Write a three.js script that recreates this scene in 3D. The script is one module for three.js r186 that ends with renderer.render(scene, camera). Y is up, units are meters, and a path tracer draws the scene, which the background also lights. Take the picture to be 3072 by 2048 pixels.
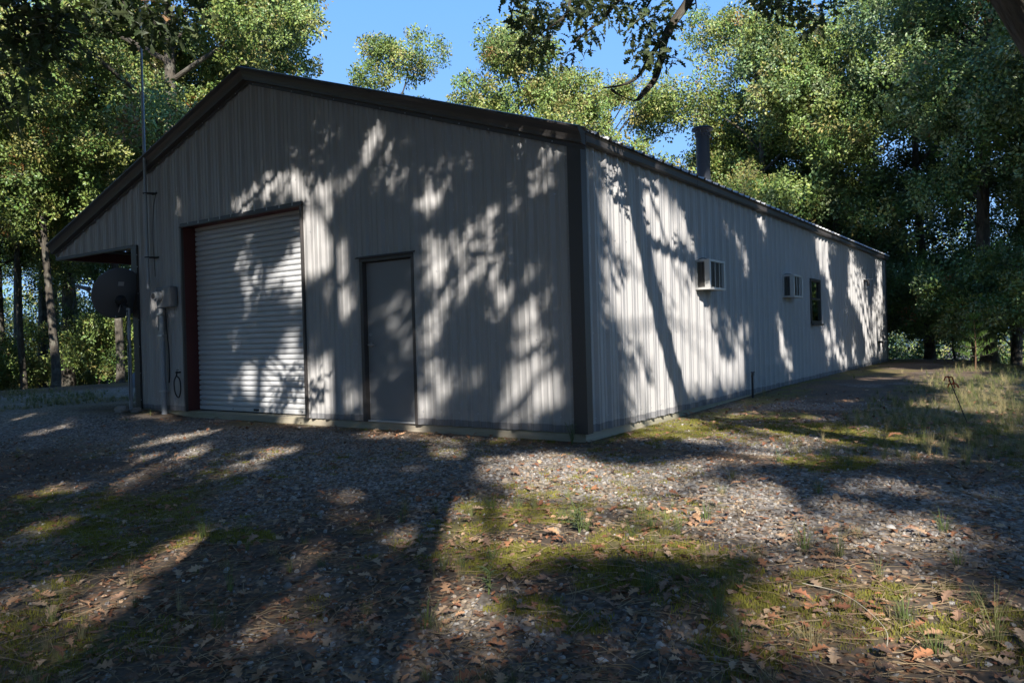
import * as THREE from 'three';
import { mergeGeometries } from 'three/addons/utils/BufferGeometryUtils.js';
import { RoundedBoxGeometry } from 'three/addons/geometries/RoundedBoxGeometry.js';

// ---------------------------------------------------------------- camera, sky, sun, exposure
const scene = new THREE.Scene();
const camera = new THREE.PerspectiveCamera(48.13, 1024 / 682, 0.05, 900);
camera.position.set(3.986, 1.032, 6.998);
camera.rotation.set(-0.0055, 0.6119, -0.0278, 'YXZ');
camera.updateMatrixWorld(true);
scene.add(camera);

const SUN = new THREE.Vector3(0.515, 0.556, 0.652).normalize();   // towards the sun: behind the camera, 34 degrees up
{
  // clear late-afternoon sky: paler towards the horizon and round the sun
  const W = 512, H = 256, data = new Float32Array(W * H * 4), mix = (a, b, t) => a + (b - a) * t;
  const zen = [0.055, 0.145, 0.42], mid = [0.13, 0.33, 0.74], hor = [0.3, 0.52, 0.86];
  for (let r = 0; r < H; r++) {
    const el = ((r + 0.5) / H - 0.5) * Math.PI, y = Math.sin(el);
    for (let c = 0; c < W; c++) {
      const az = ((c + 0.5) / W - 0.5) * 2 * Math.PI;
      const x = Math.cos(az) * Math.cos(el), z = Math.sin(az) * Math.cos(el);
      const g = Math.acos(Math.min(1, Math.max(-1, x * SUN.x + y * SUN.y + z * SUN.z)));
      const glow = 0.9 * Math.exp(-4 * g) + 0.12 * Math.cos(g) ** 2;
      const t = Math.max(0, y);
      for (let k = 0; k < 3; k++) {
        const base = t < 0.5 ? mix(hor[k], mid[k], Math.min(1, t / 0.5) ** 0.7) : mix(mid[k], zen[k], (t - 0.5) / 0.5);
        data[(r * W + c) * 4 + k] = y < 0 ? 0.25 * hor[k] : base * (0.9 + glow) + 0.5 * glow * [1, 0.9, 0.7][k] * Math.exp(-3 * g);
      }
      data[(r * W + c) * 4 + 3] = 1;
    }
  }
  const sky = new THREE.DataTexture(data, W, H, THREE.RGBAFormat, THREE.FloatType);
  sky.mapping = THREE.EquirectangularReflectionMapping;
  sky.magFilter = THREE.LinearFilter;
  sky.needsUpdate = true;
  scene.background = sky;
  scene.environment = sky;
}
const sun = new THREE.DirectionalLight(new THREE.Color().setRGB(1, 0.95, 0.88), 5);
sun.position.copy(SUN).multiplyScalar(80);
sun.castShadow = true;
sun.shadow.mapSize.set(4096, 4096);
Object.assign(sun.shadow.camera, { left: -45, right: 45, top: 45, bottom: -45, near: 1, far: 200 });
scene.add(sun, sun.target);

const renderer = new THREE.WebGLRenderer({ antialias: true });
renderer.toneMapping = THREE.LinearToneMapping;
renderer.toneMappingExposure = 1.68;
renderer.shadowMap.enabled = true;

// ---------------------------------------------------------------- helpers
function rng(seed) { let s = seed | 0; return () => { s = (s + 0x6d2b79f5) | 0; let t = Math.imul(s ^ (s >>> 15), 1 | s); t = (t + Math.imul(t ^ (t >>> 7), 61 | t)) ^ t; return ((t ^ (t >>> 14)) >>> 0) / 4294967296; }; }
const V = (x, y, z) => new THREE.Vector3(x, y, z);
const clamp = (x, a = 0, b = 1) => Math.min(b, Math.max(a, x));
const smooth = (a, b, x) => { const t = clamp((x - a) / (b - a)); return t * t * (3 - 2 * t); };
const lerp = (a, b, t) => a + (b - a) * t;
const hash2 = (x, y) => { let h = Math.imul(x, 374761393) + Math.imul(y, 668265263); h = Math.imul(h ^ (h >>> 13), 1274126177); return ((h ^ (h >>> 16)) >>> 0) / 4294967296; };
function noise2(x, y) { const i = Math.floor(x), j = Math.floor(y), u = x - i, v = y - j, s = u * u * (3 - 2 * u), t = v * v * (3 - 2 * v); return lerp(lerp(hash2(i, j), hash2(i + 1, j), s), lerp(hash2(i, j + 1), hash2(i + 1, j + 1), s), t); }
const fbm = (x, y) => 0.5 * noise2(x, y) + 0.27 * noise2(x * 2.1 + 7, y * 2.1 + 3) + 0.15 * noise2(x * 4.3 + 1, y * 4.3 + 9) + 0.08 * noise2(x * 8.7, y * 8.7);
const lin = (r, g, b) => new THREE.Color().setRGB(r, g, b);
const toS = (c) => 255 * (c <= 0.0031308 ? 12.92 * c : 1.055 * Math.pow(c, 1 / 2.4) - 0.055);

const used = new Map();
function numbered(name) { const n = used.get(name) ?? 0; used.set(name, n + 1); return n ? name + '_' + String(n).padStart(3, '0') : name; }
function finish(o) { o.traverse((m) => { if (m.isMesh) { m.castShadow = true; m.receiveShadow = true; } }); return o; }
function tag(o, label, category, group, kind) { if (label) o.userData.label = label; if (category) o.userData.category = category; if (group) o.userData.group = group; if (kind) o.userData.kind = kind; return o; }
function thing(name, label, category, [x, y, z], group) { const o = new THREE.Group(); o.name = numbered(name); o.position.set(x, y, z); scene.add(o); return tag(o, label, category, group); }
function part(parent, name, geo, mat) { const g = Array.isArray(geo) ? mergeGeometries(geo.map((q) => (q.index ? q.toNonIndexed() : q))) : geo; const m = new THREE.Mesh(g, mat); m.name = name; parent.add(m); return m; }
function holder(parent, name) { const g = new THREE.Group(); g.name = name; parent.add(g); return g; }
const strip = (g) => { for (const k of Object.keys(g.attributes)) if (!['position', 'normal', 'uv'].includes(k)) g.deleteAttribute(k); return g; };
const box = (x0, x1, y0, y1, z0, z1) => new THREE.BoxGeometry(x1 - x0, y1 - y0, z1 - z0).translate((x0 + x1) / 2, (y0 + y1) / 2, (z0 + z1) / 2);
function rbox(x0, x1, y0, y1, z0, z1, r = 0.006) { return strip(new RoundedBoxGeometry(x1 - x0, y1 - y0, z1 - z0, 2, Math.min(r, 0.49 * Math.min(x1 - x0, y1 - y0, z1 - z0))).translate((x0 + x1) / 2, (y0 + y1) / 2, (z0 + z1) / 2)); }
function cyl(a, b, r0, r1 = r0, n = 14) { const d = b.clone().sub(a), g = new THREE.CylinderGeometry(r1, r0, d.length(), n); g.applyQuaternion(new THREE.Quaternion().setFromUnitVectors(V(0, 1, 0), d.clone().normalize())); return g.translate((a.x + b.x) / 2, (a.y + b.y) / 2, (a.z + b.z) / 2); }
function tubePath(pts, r, seg = 24, n = 8) { return new THREE.TubeGeometry(new THREE.CatmullRomCurve3(pts.map((p) => (Array.isArray(p) ? V(...p) : p))), seg, r, n); }
// closed section (x, y points) swept along straight stations; each station is a function from (a, b) to a point
function sweep(section, stations) {
  const pos = [], quad = (a, b, c, d) => { for (const p of [a, b, c, a, c, d]) pos.push(p.x, p.y, p.z); };
  for (let k = 0; k + 1 < stations.length; k++) for (let i = 0; i < section.length; i++) { const p = section[i], q = section[(i + 1) % section.length]; quad(stations[k](...p), stations[k](...q), stations[k + 1](...q), stations[k + 1](...p)); }
  for (const st of [stations[0], stations[stations.length - 1]]) for (const t of THREE.ShapeUtils.triangulateShape(section.map((p) => new THREE.Vector2(...p)), [])) for (const i of t) { const p = st(...section[i]); pos.push(p.x, p.y, p.z); }
  const g = new THREE.BufferGeometry(); g.setAttribute('position', new THREE.Float32BufferAttribute(pos, 3)); g.setAttribute('uv', new THREE.Float32BufferAttribute(new Float32Array(pos.length / 3 * 2), 2)); g.computeVertexNormals(); return g;
}
// tapered, slightly uneven limb through points with radii
function taper(pts, radii, n = 8, seed = 1, ridge = 0.08) {
  const curve = new THREE.CatmullRomCurve3(pts), steps = Math.max(4, pts.length * 4), R = rng(seed), pos = [], uv = [], idx = [];
  const fr = curve.computeFrenetFrames(steps, false), ph = R() * 9;
  for (let i = 0; i <= steps; i++) {
    const t = i / steps, c = curve.getPoint(t), f = t * (radii.length - 1), k = Math.min(radii.length - 2, Math.floor(f)), r = lerp(radii[k], radii[k + 1], f - k);
    for (let j = 0; j <= n; j++) {
      const a = (j % n) / n * 2 * Math.PI, w = 1 + ridge * (Math.sin(a * 3 + ph + t * 4) * 0.6 + Math.sin(a * 5 + ph * 2 - t * 7) * 0.4);
      const p = c.clone().addScaledVector(fr.normals[i], Math.cos(a) * r * w).addScaledVector(fr.binormals[i], Math.sin(a) * r * w);
      pos.push(p.x, p.y, p.z); uv.push(j / n * 0.9, t * curve.getLength() * 0.6);
    }
  }
  for (let i = 0; i < steps; i++) for (let j = 0; j < n; j++) { const a = i * (n + 1) + j, b = a + n + 1; idx.push(a, a + 1, b, b, a + 1, b + 1); }
  const g = new THREE.BufferGeometry(); g.setAttribute('position', new THREE.Float32BufferAttribute(pos, 3)); g.setAttribute('uv', new THREE.Float32BufferAttribute(uv, 2)); g.setIndex(idx); g.computeVertexNormals(); return g;
}
function dataMap(w, h, f, srgb = true) { const d = new Uint8Array(w * h * 4); for (let y = 0; y < h; y++) for (let x = 0; x < w; x++) { const c = f(x, y), i = (y * w + x) * 4; for (let k = 0; k < 3; k++) d[i + k] = clamp(srgb ? toS(Math.max(0, c[k])) : 255 * c[k], 0, 255); d[i + 3] = 255; } const t = new THREE.DataTexture(d, w, h); t.magFilter = THREE.LinearFilter; t.wrapS = t.wrapT = THREE.RepeatWrapping; if (srgb) t.colorSpace = THREE.SRGBColorSpace; t.needsUpdate = true; return t; }

// ---------------------------------------------------------------- lie of the land
function land(x, z) {
  let y = -0.1 - 0.45 * smooth(0, 9, z) + 0.1 * smooth(0, -9, z) * smooth(-1.2, -0.2, x);
  const xc = z < 0 ? 1.5 + 0.16 * (z + 18) : 4.4 + 0.5 * z, d = Math.max(0, x - xc);
  y -= d < 3 ? 0.05 * d * d : 0.45 + 0.3 * (d - 3);
  const b = Math.max(0, -19.5 - z), l = Math.max(0, -20 - x - 0.3 * Math.max(0, z));
  y -= Math.min(4, 0.02 * b * b) + Math.min(3, 0.012 * l * l);
  y += 0.08 * smooth(-7.2, -8.4, x) * smooth(2.2, 0.4, Math.abs(z)) * smooth(-13, -10, x);
  y += 0.05 * (fbm(x * 0.45 + 20, z * 0.45 + 11) - 0.5) * smooth(0.2, 1.5, Math.max(z, x, -x - 11));
  return Math.max(y, -7);
}

// ---------------------------------------------------------------- materials
const std = (color, roughness, extra = {}) => new THREE.MeshStandardMaterial({ color, roughness, ...extra });
// painted steel siding: faint rain streaks, and a darker, bluish wavy-edged band along the foot of the sheets
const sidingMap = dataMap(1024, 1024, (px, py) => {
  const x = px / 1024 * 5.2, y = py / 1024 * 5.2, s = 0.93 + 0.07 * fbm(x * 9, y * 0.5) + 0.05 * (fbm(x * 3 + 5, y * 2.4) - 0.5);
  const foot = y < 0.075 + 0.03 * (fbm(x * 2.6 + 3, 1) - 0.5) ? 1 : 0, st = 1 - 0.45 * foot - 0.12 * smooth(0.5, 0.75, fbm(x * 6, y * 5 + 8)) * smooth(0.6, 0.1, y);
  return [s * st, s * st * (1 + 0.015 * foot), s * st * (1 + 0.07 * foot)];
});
sidingMap.repeat.set(1 / 5.2, 1 / 5.2);
const sidingRough = dataMap(512, 512, (px, py) => { const v = 0.75 + 0.25 * fbm(px / 14, py / 120); return [v, v, v]; }, false);
sidingRough.repeat.set(1 / 2.6, 1 / 2.6);
const M = {
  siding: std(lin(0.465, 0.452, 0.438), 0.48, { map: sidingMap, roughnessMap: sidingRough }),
  roof: std(lin(0.6, 0.59, 0.56), 0.4, { roughnessMap: sidingRough }),
  bronze: std(lin(0.082, 0.074, 0.07), 0.4),
  red: std(lin(0.115, 0.03, 0.026), 0.6),
  door: std(lin(0.27, 0.272, 0.275), 0.45),
  curtain: std(lin(0.62, 0.625, 0.63), 0.38),
  steel: std(lin(0.55, 0.56, 0.58), 0.35, { metalness: 0.8 }),
  galv: std(lin(0.38, 0.4, 0.42), 0.5, { metalness: 0.35 }),
  greyPaint: std(lin(0.22, 0.23, 0.24), 0.55),
  dark: std(lin(0.025, 0.025, 0.027), 0.6),
  rubber: std(lin(0.012, 0.012, 0.013), 0.5),
  aluminium: std(lin(0.7, 0.69, 0.66), 0.45, { metalness: 0.25 }),
  fins: std(lin(0.3, 0.29, 0.27), 0.5),
  yellow: std(lin(0.6, 0.5, 0.03), 0.5),
  orange: std(lin(0.85, 0.14, 0.03), 0.6),
  sticker: std(lin(0.5, 0.5, 0.5), 0.6),
  tarp: std(lin(0.2, 0.22, 0.24), 0.8),
  glass: new THREE.MeshPhysicalMaterial({ color: lin(0.9, 0.95, 0.93), roughness: 0.03, transmission: 1, thickness: 0, ior: 1.5 }),
};
const concreteMap = dataMap(512, 512, (px, py) => { const n = fbm(px / 9, py / 9), m = fbm(px / 70 + 4, py / 70), p = hash2(px, py); const v = 0.75 + 0.3 * n - 0.2 * smooth(0.55, 0.7, m) + 0.08 * (p - 0.5); return [0.50 * v, (0.435 + 0.03 * smooth(0.5, 0.65, m)) * v, 0.33 * v]; });
concreteMap.repeat.set(0.8, 0.8);
M.concrete = std(lin(1, 1, 1), 0.9, { map: concreteMap });
const barkMap = dataMap(256, 512, (px, py) => { const n = fbm(px / 7, py / 34), m = fbm(px / 40 + 9, py / 60); const v = 0.35 + 0.9 * n; return [0.135 * v + 0.05 * smooth(0.55, 0.7, m), 0.115 * v + 0.055 * smooth(0.55, 0.7, m), 0.09 * v + 0.045 * smooth(0.55, 0.7, m)]; });
const barkBump = dataMap(256, 512, (px, py) => { const v = fbm(px / 7, py / 34); return [v, v, v]; }, false);
M.bark = std(lin(1, 1, 1), 0.95, { map: barkMap, bumpMap: barkBump, bumpScale: 0.03 });
const leafMat = () => new THREE.MeshPhysicalMaterial({ color: lin(1, 1, 1), roughness: 1, transmission: 0.4, thickness: 0, vertexColors: true, side: THREE.DoubleSide });
M.leaf = leafMat();
M.waxyLeaf = std(lin(1, 1, 1), 0.43, { vertexColors: true, side: THREE.DoubleSide });
M.flue = std(lin(0.055, 0.062, 0.075), 0.45, { metalness: 0.3 });
M.blade = new THREE.MeshPhysicalMaterial({ color: lin(1, 1, 1), roughness: 1, transmission: 0.25, thickness: 0, side: THREE.DoubleSide });
M.dryLeaf = std(lin(1, 1, 1), 0.85, { side: THREE.DoubleSide });
M.stone = std(lin(1, 1, 1), 0.85);

// ---------------------------------------------------------------- ground: gravel, bare earth, moss and litter
const gravelAt = (x, z) => { const d = z > 0 ? z : Math.max(x, 0); return clamp(smooth(0.25, 0.9, d) * smooth(3.4, 1.7, d + (fbm(x * 0.7, z * 0.7) - 0.5) * 2.2) * (z > 0 || x < 0 ? 1 : smooth(-2.5, 0, z)) + smooth(-9, -11, x) * smooth(8, 3, z) * 0.9 + 0.55 * smooth(0.52, 0.66, fbm(x * 0.75 + 31, z * 0.75 + 5))); };
const MOSS_BEDS = [[1.4,3.48,0.25,-0.11,0.17,0.24],[1.72,3.34,0.22,-0.1,0.1,0.17],[2.08,3.46,0.16,-0.08,0.08,0.15],[2.19,2.97,0.2,-0.09,0.07,0.16],[2.5,3.06,0.18,-0.08,0.06,0.17],[2.79,3.37,0.14,-0.07,0.05,0.14],[1.12,2.59,0.25,-0.1,0.12,0.19],[0.62,2.67,0.18,-0.07,0.12,0.16],[-1.98,3.71,0.45,-0.18,0.28,0.16],[-0.54,3.8,0.24,-0.1,0.15,0.11],[-2.01,4.2,0.28,-0.12,0.29,0.14],[3.02,3.02,0.13,-0.06,0.03,0.12],[3.34,3.05,0.1,-0.05,0.02,0.1],[0.62,-1.48,0.54,-0.2,0.19,0.48],[0.93,-2.93,0.55,-0.17,0.13,0.43],[1.73,-1.9,0.38,-0.14,0.1,0.41],[2.49,-1.63,0.46,-0.18,0.11,0.66],[2.42,0.16,0.31,-0.15,0.1,0.43],[-1.32,4.32,0.25,-0.11,0.2,0.1],[1.81,3.95,0.17,-0.08,0.06,0.09],[2.2,3.98,0.14,-0.07,0.06,0.1]];
const mossBed = (x, z) => { let m = 0; for (const [cx, cy, ux, uy, vx, vy] of MOSS_BEDS) { const dx = x - cx, dy = z - cy, det = ux * vy - uy * vx, p = (dx * vy - dy * vx) / det, q = (ux * dy - uy * dx) / det, d = p * p + q * q; if (d < 1.8) m = Math.max(m, smooth(0.0, 0.35, fbm(x * 3.1 + 4, z * 3.1) + 0.45 * (1 - d) - 0.28)); } return m; };
const mossAt = (x, z) => clamp(mossBed(x, z) + 0.5 *smooth(0.5, 0.63, fbm(x * 0.95 + 12, z * 0.95 + 40)) * (1 - 0.75 * gravelAt(x, z)) * smooth(7.5, 6, z) + 0.8 * smooth(0.55, 0.2, Math.abs(x - 0.35)) * smooth(0.3, -0.4, z) * smooth(0.35, 0.55, fbm(x * 2, z * 0.8 + 3)));
const grassAt = (x, z) => clamp(smooth(1.6, 2.6, x) * smooth(0.5, -2, z) * smooth(0.3, 0.5, fbm(x * 0.8, z * 0.5 + 70)) + 0.9 * smooth(-11.6, -12.6, x) * smooth(-23, -20, x) * smooth(1.4, 0.4, z) * smooth(-4, -2, z) * smooth(0.38, 0.5, fbm(x * 0.5, z * 0.7)));
{
  const N = 2048, SPAN = 22, X0 = -14, Z0 = -12, bumpN = 1024, bump = new Float32Array(bumpN * bumpN);
  const groundMap = dataMap(N, N, (px, py) => {
    const x = X0 + (px + 0.5) / N * SPAN, z = Z0 + (py + 0.5) / N * SPAN;
    const coarse = fbm(x * 1.7, z * 1.7), fine = hash2(px >> 1, py >> 1), fine2 = hash2((px + 1) >> 1, (py + 1) >> 1), grit = hash2(px + 999, py);
    let g = gravelAt(x, z), m = mossAt(x, z) * smooth(0.25, 0.6, fbm(x * 7, z * 7) + 0.25 * (grit - 0.5)), gr = grassAt(x, z);
    const e = 0.6 + 0.55 * coarse + 0.35 * (grit - 0.5);
    let c = [0.12 * e, 0.09 * e, 0.064 * e];
    const litter = smooth(0.62, 0.8, fine * 0.6 + coarse * 0.5);
    c = [lerp(c[0], 0.24 * (0.5 + grit), litter), lerp(c[1], 0.14 * (0.5 + grit), litter), lerp(c[2], 0.075 * (0.5 + grit), litter)];
    const sv = 0.09 + 0.42 * Math.pow(0.5 * fine + 0.5 * fine2, 1.6), tint = hash2(px >> 2, py >> 2);
    const cover = g * smooth(0.16, 0.3, fine2 + 0.25 * (coarse - 0.5));
    c = [lerp(c[0], sv * (1.04 + 0.12 * tint), cover), lerp(c[1], sv * 0.98, cover), lerp(c[2], sv * (0.92 - 0.16 * tint), cover)];
    const mv = 0.55 + 0.8 * grit; c = [lerp(c[0], 0.19 * mv, m * 0.85), lerp(c[1], 0.18 * mv, m * 0.85), lerp(c[2], 0.022 * mv, m * 0.85)];
    c = [lerp(c[0], 0.13 * mv, gr * 0.6), lerp(c[1], 0.125 * mv, gr * 0.6), lerp(c[2], 0.045 * mv, gr * 0.6)];
    if (!(px & 1) && !(py & 1)) bump[(py >> 1) * bumpN + (px >> 1)] = 0.5 * fine + 0.3 * coarse + 0.2 * m;
    return c;
  });
  const groundBump = dataMap(bumpN, bumpN, (x, y) => { const v = bump[y * bumpN + x]; return [v, v, v]; }, false);
  for (const t of [groundMap, groundBump]) { t.wrapS = t.wrapT = THREE.MirroredRepeatWrapping; }
  const n = 300, pos = [], uv = [], idx = [], col = [], warp = (s) => Math.sign(s) * (9 * Math.abs(s) + 320 * Math.abs(s) ** 4);
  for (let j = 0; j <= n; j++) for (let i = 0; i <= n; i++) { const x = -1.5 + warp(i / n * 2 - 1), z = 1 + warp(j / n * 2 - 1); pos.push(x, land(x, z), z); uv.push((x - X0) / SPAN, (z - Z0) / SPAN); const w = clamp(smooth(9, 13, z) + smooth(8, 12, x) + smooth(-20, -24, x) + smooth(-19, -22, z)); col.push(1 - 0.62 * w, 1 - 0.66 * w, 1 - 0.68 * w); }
  for (let j = 0; j < n; j++) for (let i = 0; i < n; i++) { const a = j * (n + 1) + i, b = a + n + 1; idx.push(a, b, a + 1, a + 1, b, b + 1); }
  const g = new THREE.BufferGeometry(); g.setAttribute('position', new THREE.Float32BufferAttribute(pos, 3)); g.setAttribute('uv', new THREE.Float32BufferAttribute(uv, 2)); g.setAttribute('color', new THREE.Float32BufferAttribute(col, 3)); g.setIndex(idx); g.computeVertexNormals();
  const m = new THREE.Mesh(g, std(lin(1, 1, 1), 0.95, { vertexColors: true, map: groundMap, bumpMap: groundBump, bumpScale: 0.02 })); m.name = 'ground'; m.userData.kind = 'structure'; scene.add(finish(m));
}

// ---------------------------------------------------------------- the metal building
const PITCH = 0.2803, LEN = 18.35, WID = 8.74, PORCH = 11.45, APEX = -5.47;
const roofY = (x) => 5.0 - 0.334 * Math.abs(x - APEX);       // top of the roof sheets
const rakeY = (x) => roofY(x) - 0.12;                        // top of the end wall sheets, hidden by the rake trim
const RIB = [[-0.046, 0], [-0.013, 0.035], [0.013, 0.035], [0.046, 0], [0.078, 0], [0.09, 0.01], [0.102, 0.01], [0.114, 0], [0.166, 0], [0.178, 0.01], [0.19, 0.01], [0.202, 0]];
// one rolled sheet: u runs along the wall from a rib at u0, three ribs wide; holes are [u0, u1, y0, y1]; at(u, d, y) places a point
function sheet(u0, u1, rib0, low, high, at, holes = []) {
  let us = [];
  for (let k = Math.floor((u0 - rib0) / PITCH) - 1; rib0 + k * PITCH < u1 + PITCH; k++) for (const [a, d] of RIB) us.push([rib0 + k * PITCH + a, d]);
  const dAt = (u) => { for (let i = 0; i + 1 < us.length; i++) if (u >= us[i][0] && u <= us[i + 1][0]) return lerp(us[i][1], us[i + 1][1], (u - us[i][0]) / (us[i + 1][0] - us[i][0])); return 0; };
  const cut = [u0, u1, APEX, ...holes.flatMap((h) => [h[0], h[1]])].filter((u) => u >= u0 && u <= u1).map((u) => [u, dAt(u)]);
  us = us.filter(([u]) => u > u0 && u < u1).concat(cut).sort((a, b) => a[0] - b[0]);
  const pos = [], uv = [];
  for (let i = 0; i + 1 < us.length; i++) {
    const [a, da] = us[i], [b, db] = us[i + 1], mid = (a + b) / 2; if (b - a < 1e-6) continue;
    let spans = [[low(a), low(b), high(a), high(b)]];
    for (const h of holes) if (mid > h[0] && mid < h[1]) spans = spans.flatMap((s) => { const o = []; if (h[2] > s[0] + 1e-4) o.push([s[0], s[1], h[2], h[2]]); if (h[3] < s[2]) o.push([h[3], h[3], s[2], s[3]]); return o; });
    for (const [la, lb, ha, hb] of spans) { const q = [[a, da, la], [b, db, lb], [b, db, hb], [a, da, ha]]; for (const k of [0, 1, 2, 0, 2, 3]) { const p = at(...q[k]); pos.push(p.x, p.y, p.z); uv.push(q[k][0], q[k][2]); } }
  }
  const g = new THREE.BufferGeometry(); g.setAttribute('position', new THREE.Float32BufferAttribute(pos, 3)); g.setAttribute('uv', new THREE.Float32BufferAttribute(uv, 2)); g.computeVertexNormals(); return g;
}
const GAR = { x0: -7.28, x1: -4.4, y1: 2.934 }, DOOR = { x0: -3.28, x1: -2.34, y1: 2.1 }, WIN = { z0: -10.14, z1: -9.33, y0: 1.157, y1: 2.05 };
const shop = thing('metal_building', 'long pale metal shop building with brown trim, roll-up door and low gable roof', 'building', [0, 0, 0]);
function screws(parent, list, normal) {                       // hex screw heads with washers
  const g = new THREE.CylinderGeometry(0.007, 0.009, 0.006, 6), q = new THREE.Quaternion().setFromUnitVectors(V(0, 1, 0), normal);
  const m = part(parent, 'screw_heads', list.map((p) => g.clone().applyQuaternion(q).translate(p.x, p.y, p.z)), M.steel); m.userData.kind = 'stuff'; return m;
}
{
  const gw = holder(shop, 'gable_wall'), holes = [[GAR.x0, GAR.x1, -1, GAR.y1], [DOOR.x0, DOOR.x1, -1, DOOR.y1]], R0 = -0.36, put = (o) => (u, d, y) => V(u, y, d + o);
  let k = 0;
  for (let u = R0 + PITCH * 1; u > -PORCH - 0.2; u -= PITCH * 3, k++) {
    const a = Math.max(u - PITCH * 3, -PORCH + 0.02), b = Math.min(u, -0.005); if (b - a < 0.03) continue;
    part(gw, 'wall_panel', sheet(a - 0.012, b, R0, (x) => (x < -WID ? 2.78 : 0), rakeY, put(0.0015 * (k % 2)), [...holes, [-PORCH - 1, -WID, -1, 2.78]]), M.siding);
  }
  const sc = [];
  for (const y of [0.16, 1.0, 1.85, 2.55, 3.3]) for (let i = 0; i < 31; i++) { const x = R0 - i * PITCH + 0.05; if (y < rakeY(x) - 0.1 && !(x > GAR.x0 && x < GAR.x1 && y < GAR.y1) && !(x > DOOR.x0 && x < DOOR.x1 && y < DOOR.y1)) sc.push(V(x, y, 0.004)); }
  screws(gw, sc, V(0, 0, 1));
  const sw = holder(shop, 'side_wall'), Z0 = -0.25; k = 0;
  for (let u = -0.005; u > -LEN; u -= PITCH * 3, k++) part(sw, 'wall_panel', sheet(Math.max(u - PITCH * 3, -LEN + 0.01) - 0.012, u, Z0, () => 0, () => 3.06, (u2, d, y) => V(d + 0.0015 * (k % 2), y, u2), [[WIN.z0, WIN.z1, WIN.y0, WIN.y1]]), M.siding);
  const s2 = [];
  for (const y of [0.14, 1.05, 2.1]) for (let i = 0; i < 64; i++) { const z = Z0 - i * PITCH + 0.05; if (z > -LEN + 0.1 && !(z > WIN.z0 && z < WIN.z1 && y > WIN.y0 && y < WIN.y1)) s2.push(V(0.004, y + 0.006 * Math.sin(i * 2.3), z)); }
  screws(sw, s2, V(1, 0, 0));
  const lw = holder(shop, 'porch_side_wall');
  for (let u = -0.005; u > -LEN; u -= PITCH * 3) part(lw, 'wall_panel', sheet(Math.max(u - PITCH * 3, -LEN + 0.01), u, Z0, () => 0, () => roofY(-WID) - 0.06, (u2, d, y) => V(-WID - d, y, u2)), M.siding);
  const bw = holder(shop, 'rear_wall');
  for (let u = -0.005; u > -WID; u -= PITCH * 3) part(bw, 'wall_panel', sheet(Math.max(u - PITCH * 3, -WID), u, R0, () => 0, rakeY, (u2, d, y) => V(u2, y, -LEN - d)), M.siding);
  // roof sheets, ribs running down the slope
  const rf = holder(shop, 'roof');
  for (const [xe, s] of [[0.12, 1], [-PORCH - 0.06, -1]]) for (let u = 0.1; u > -LEN - 0.1; u -= PITCH * 3) {
    part(rf, 'roof_panel', sheet(Math.max(u - PITCH * 3, -LEN - 0.12) - 0.01, u, -0.2, () => 0, () => 1, (u2, d, t) => { const x = lerp(xe, APEX, t); return V(x + s * d * 0.3, roofY(x) + 0.012 + d * 0.95, u2); }), M.roof);
  }
  const ridge = [[-0.2, -0.03], [-0.2, -0.04], [0, 0.03], [0.2, -0.04], [0.2, -0.03], [0, 0.045]];
  part(rf, 'ridge_cap', sweep(ridge, [0.14, -LEN - 0.14].map((z) => (a, b) => V(APEX + a, 5.03 + b, z))), M.bronze);
  // rake trim: flange on the wall, dark step, face leaning out to the roof edge
  const sec = [[0.034, -0.188], [0.04, -0.188], [0.042, -0.14], [0.115, -0.13], [0.12, -0.1], [0.135, -0.06], [0.16, -0.02], [0.2, 0.012], [0.2, 0.035], [0.16, 0.045], [-0.1, 0.04], [-0.1, 0.0], [0.034, -0.06]];
  const at = (x) => (a, b) => V(x, roofY(x) + b, a);
  part(shop, 'rake_trim', sweep(sec, [at(0.1), at(APEX)]), M.bronze);
  part(shop, 'rake_trim', sweep(sec, [at(APEX), at(-PORCH - 0.05)]), M.bronze);
  // eave trim on the long side, closed box with a drip lip
  const ev = [[0.034, 3.035], [0.1, 3.035], [0.106, 3.045], [0.106, 3.105], [0.12, 3.125], [0.034, 3.14]];
  part(shop, 'eave_trim', sweep(ev, [0.03, -LEN - 0.05].map((z) => (a, b) => V(a, b, z))), M.bronze);
  part(shop, 'eave_trim', sweep(ev, [0.03, -LEN - 0.05].map((z) => (a, b) => V(-PORCH + 0.03 - a, b - 0.14, z))), M.bronze);
  for (const x of [-2.9, -5.6, -8.6]) part(shop, 'trim_lap', sweep(sec.slice(1, 10).map(([a, b2]) => [a + 0.0025, b2 + 0.002]).concat([[0.1, 0.03], [0.04, -0.1]]), [at(x), at(x + 0.045)]), M.bronze);
  for (const z of [-3.1, -6.2, -9.3, -12.4, -15.5]) part(shop, 'trim_lap', rbox(0.1, 0.1085, 3.036, 3.122, z, z + 0.05, 0.001), M.bronze);
  const ts = []; for (let x = -0.3; x > -PORCH; x -= 0.42) ts.push(V(x, roofY(x) - 0.165, 0.043)); for (let y = 0.15; y < 3; y += 0.45) ts.push(V(-0.14, y, 0.038), V(-WID + 0.14, Math.min(y, 2.6), 0.038)); screws(shop, ts, V(0, 0, 1));
  // corner trims
  const ct = (x, z, sx, sz) => [[0, 0], [sx * -0.125, 0], [sx * -0.125, sz * 0.04], [sx * -0.025, sz * 0.04], [sx * 0.04, sz * 0.04], [sx * 0.04, sz * -0.075], [sx * 0, sz * -0.075]].map(([a, b]) => [x + a, z + b]);
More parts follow.
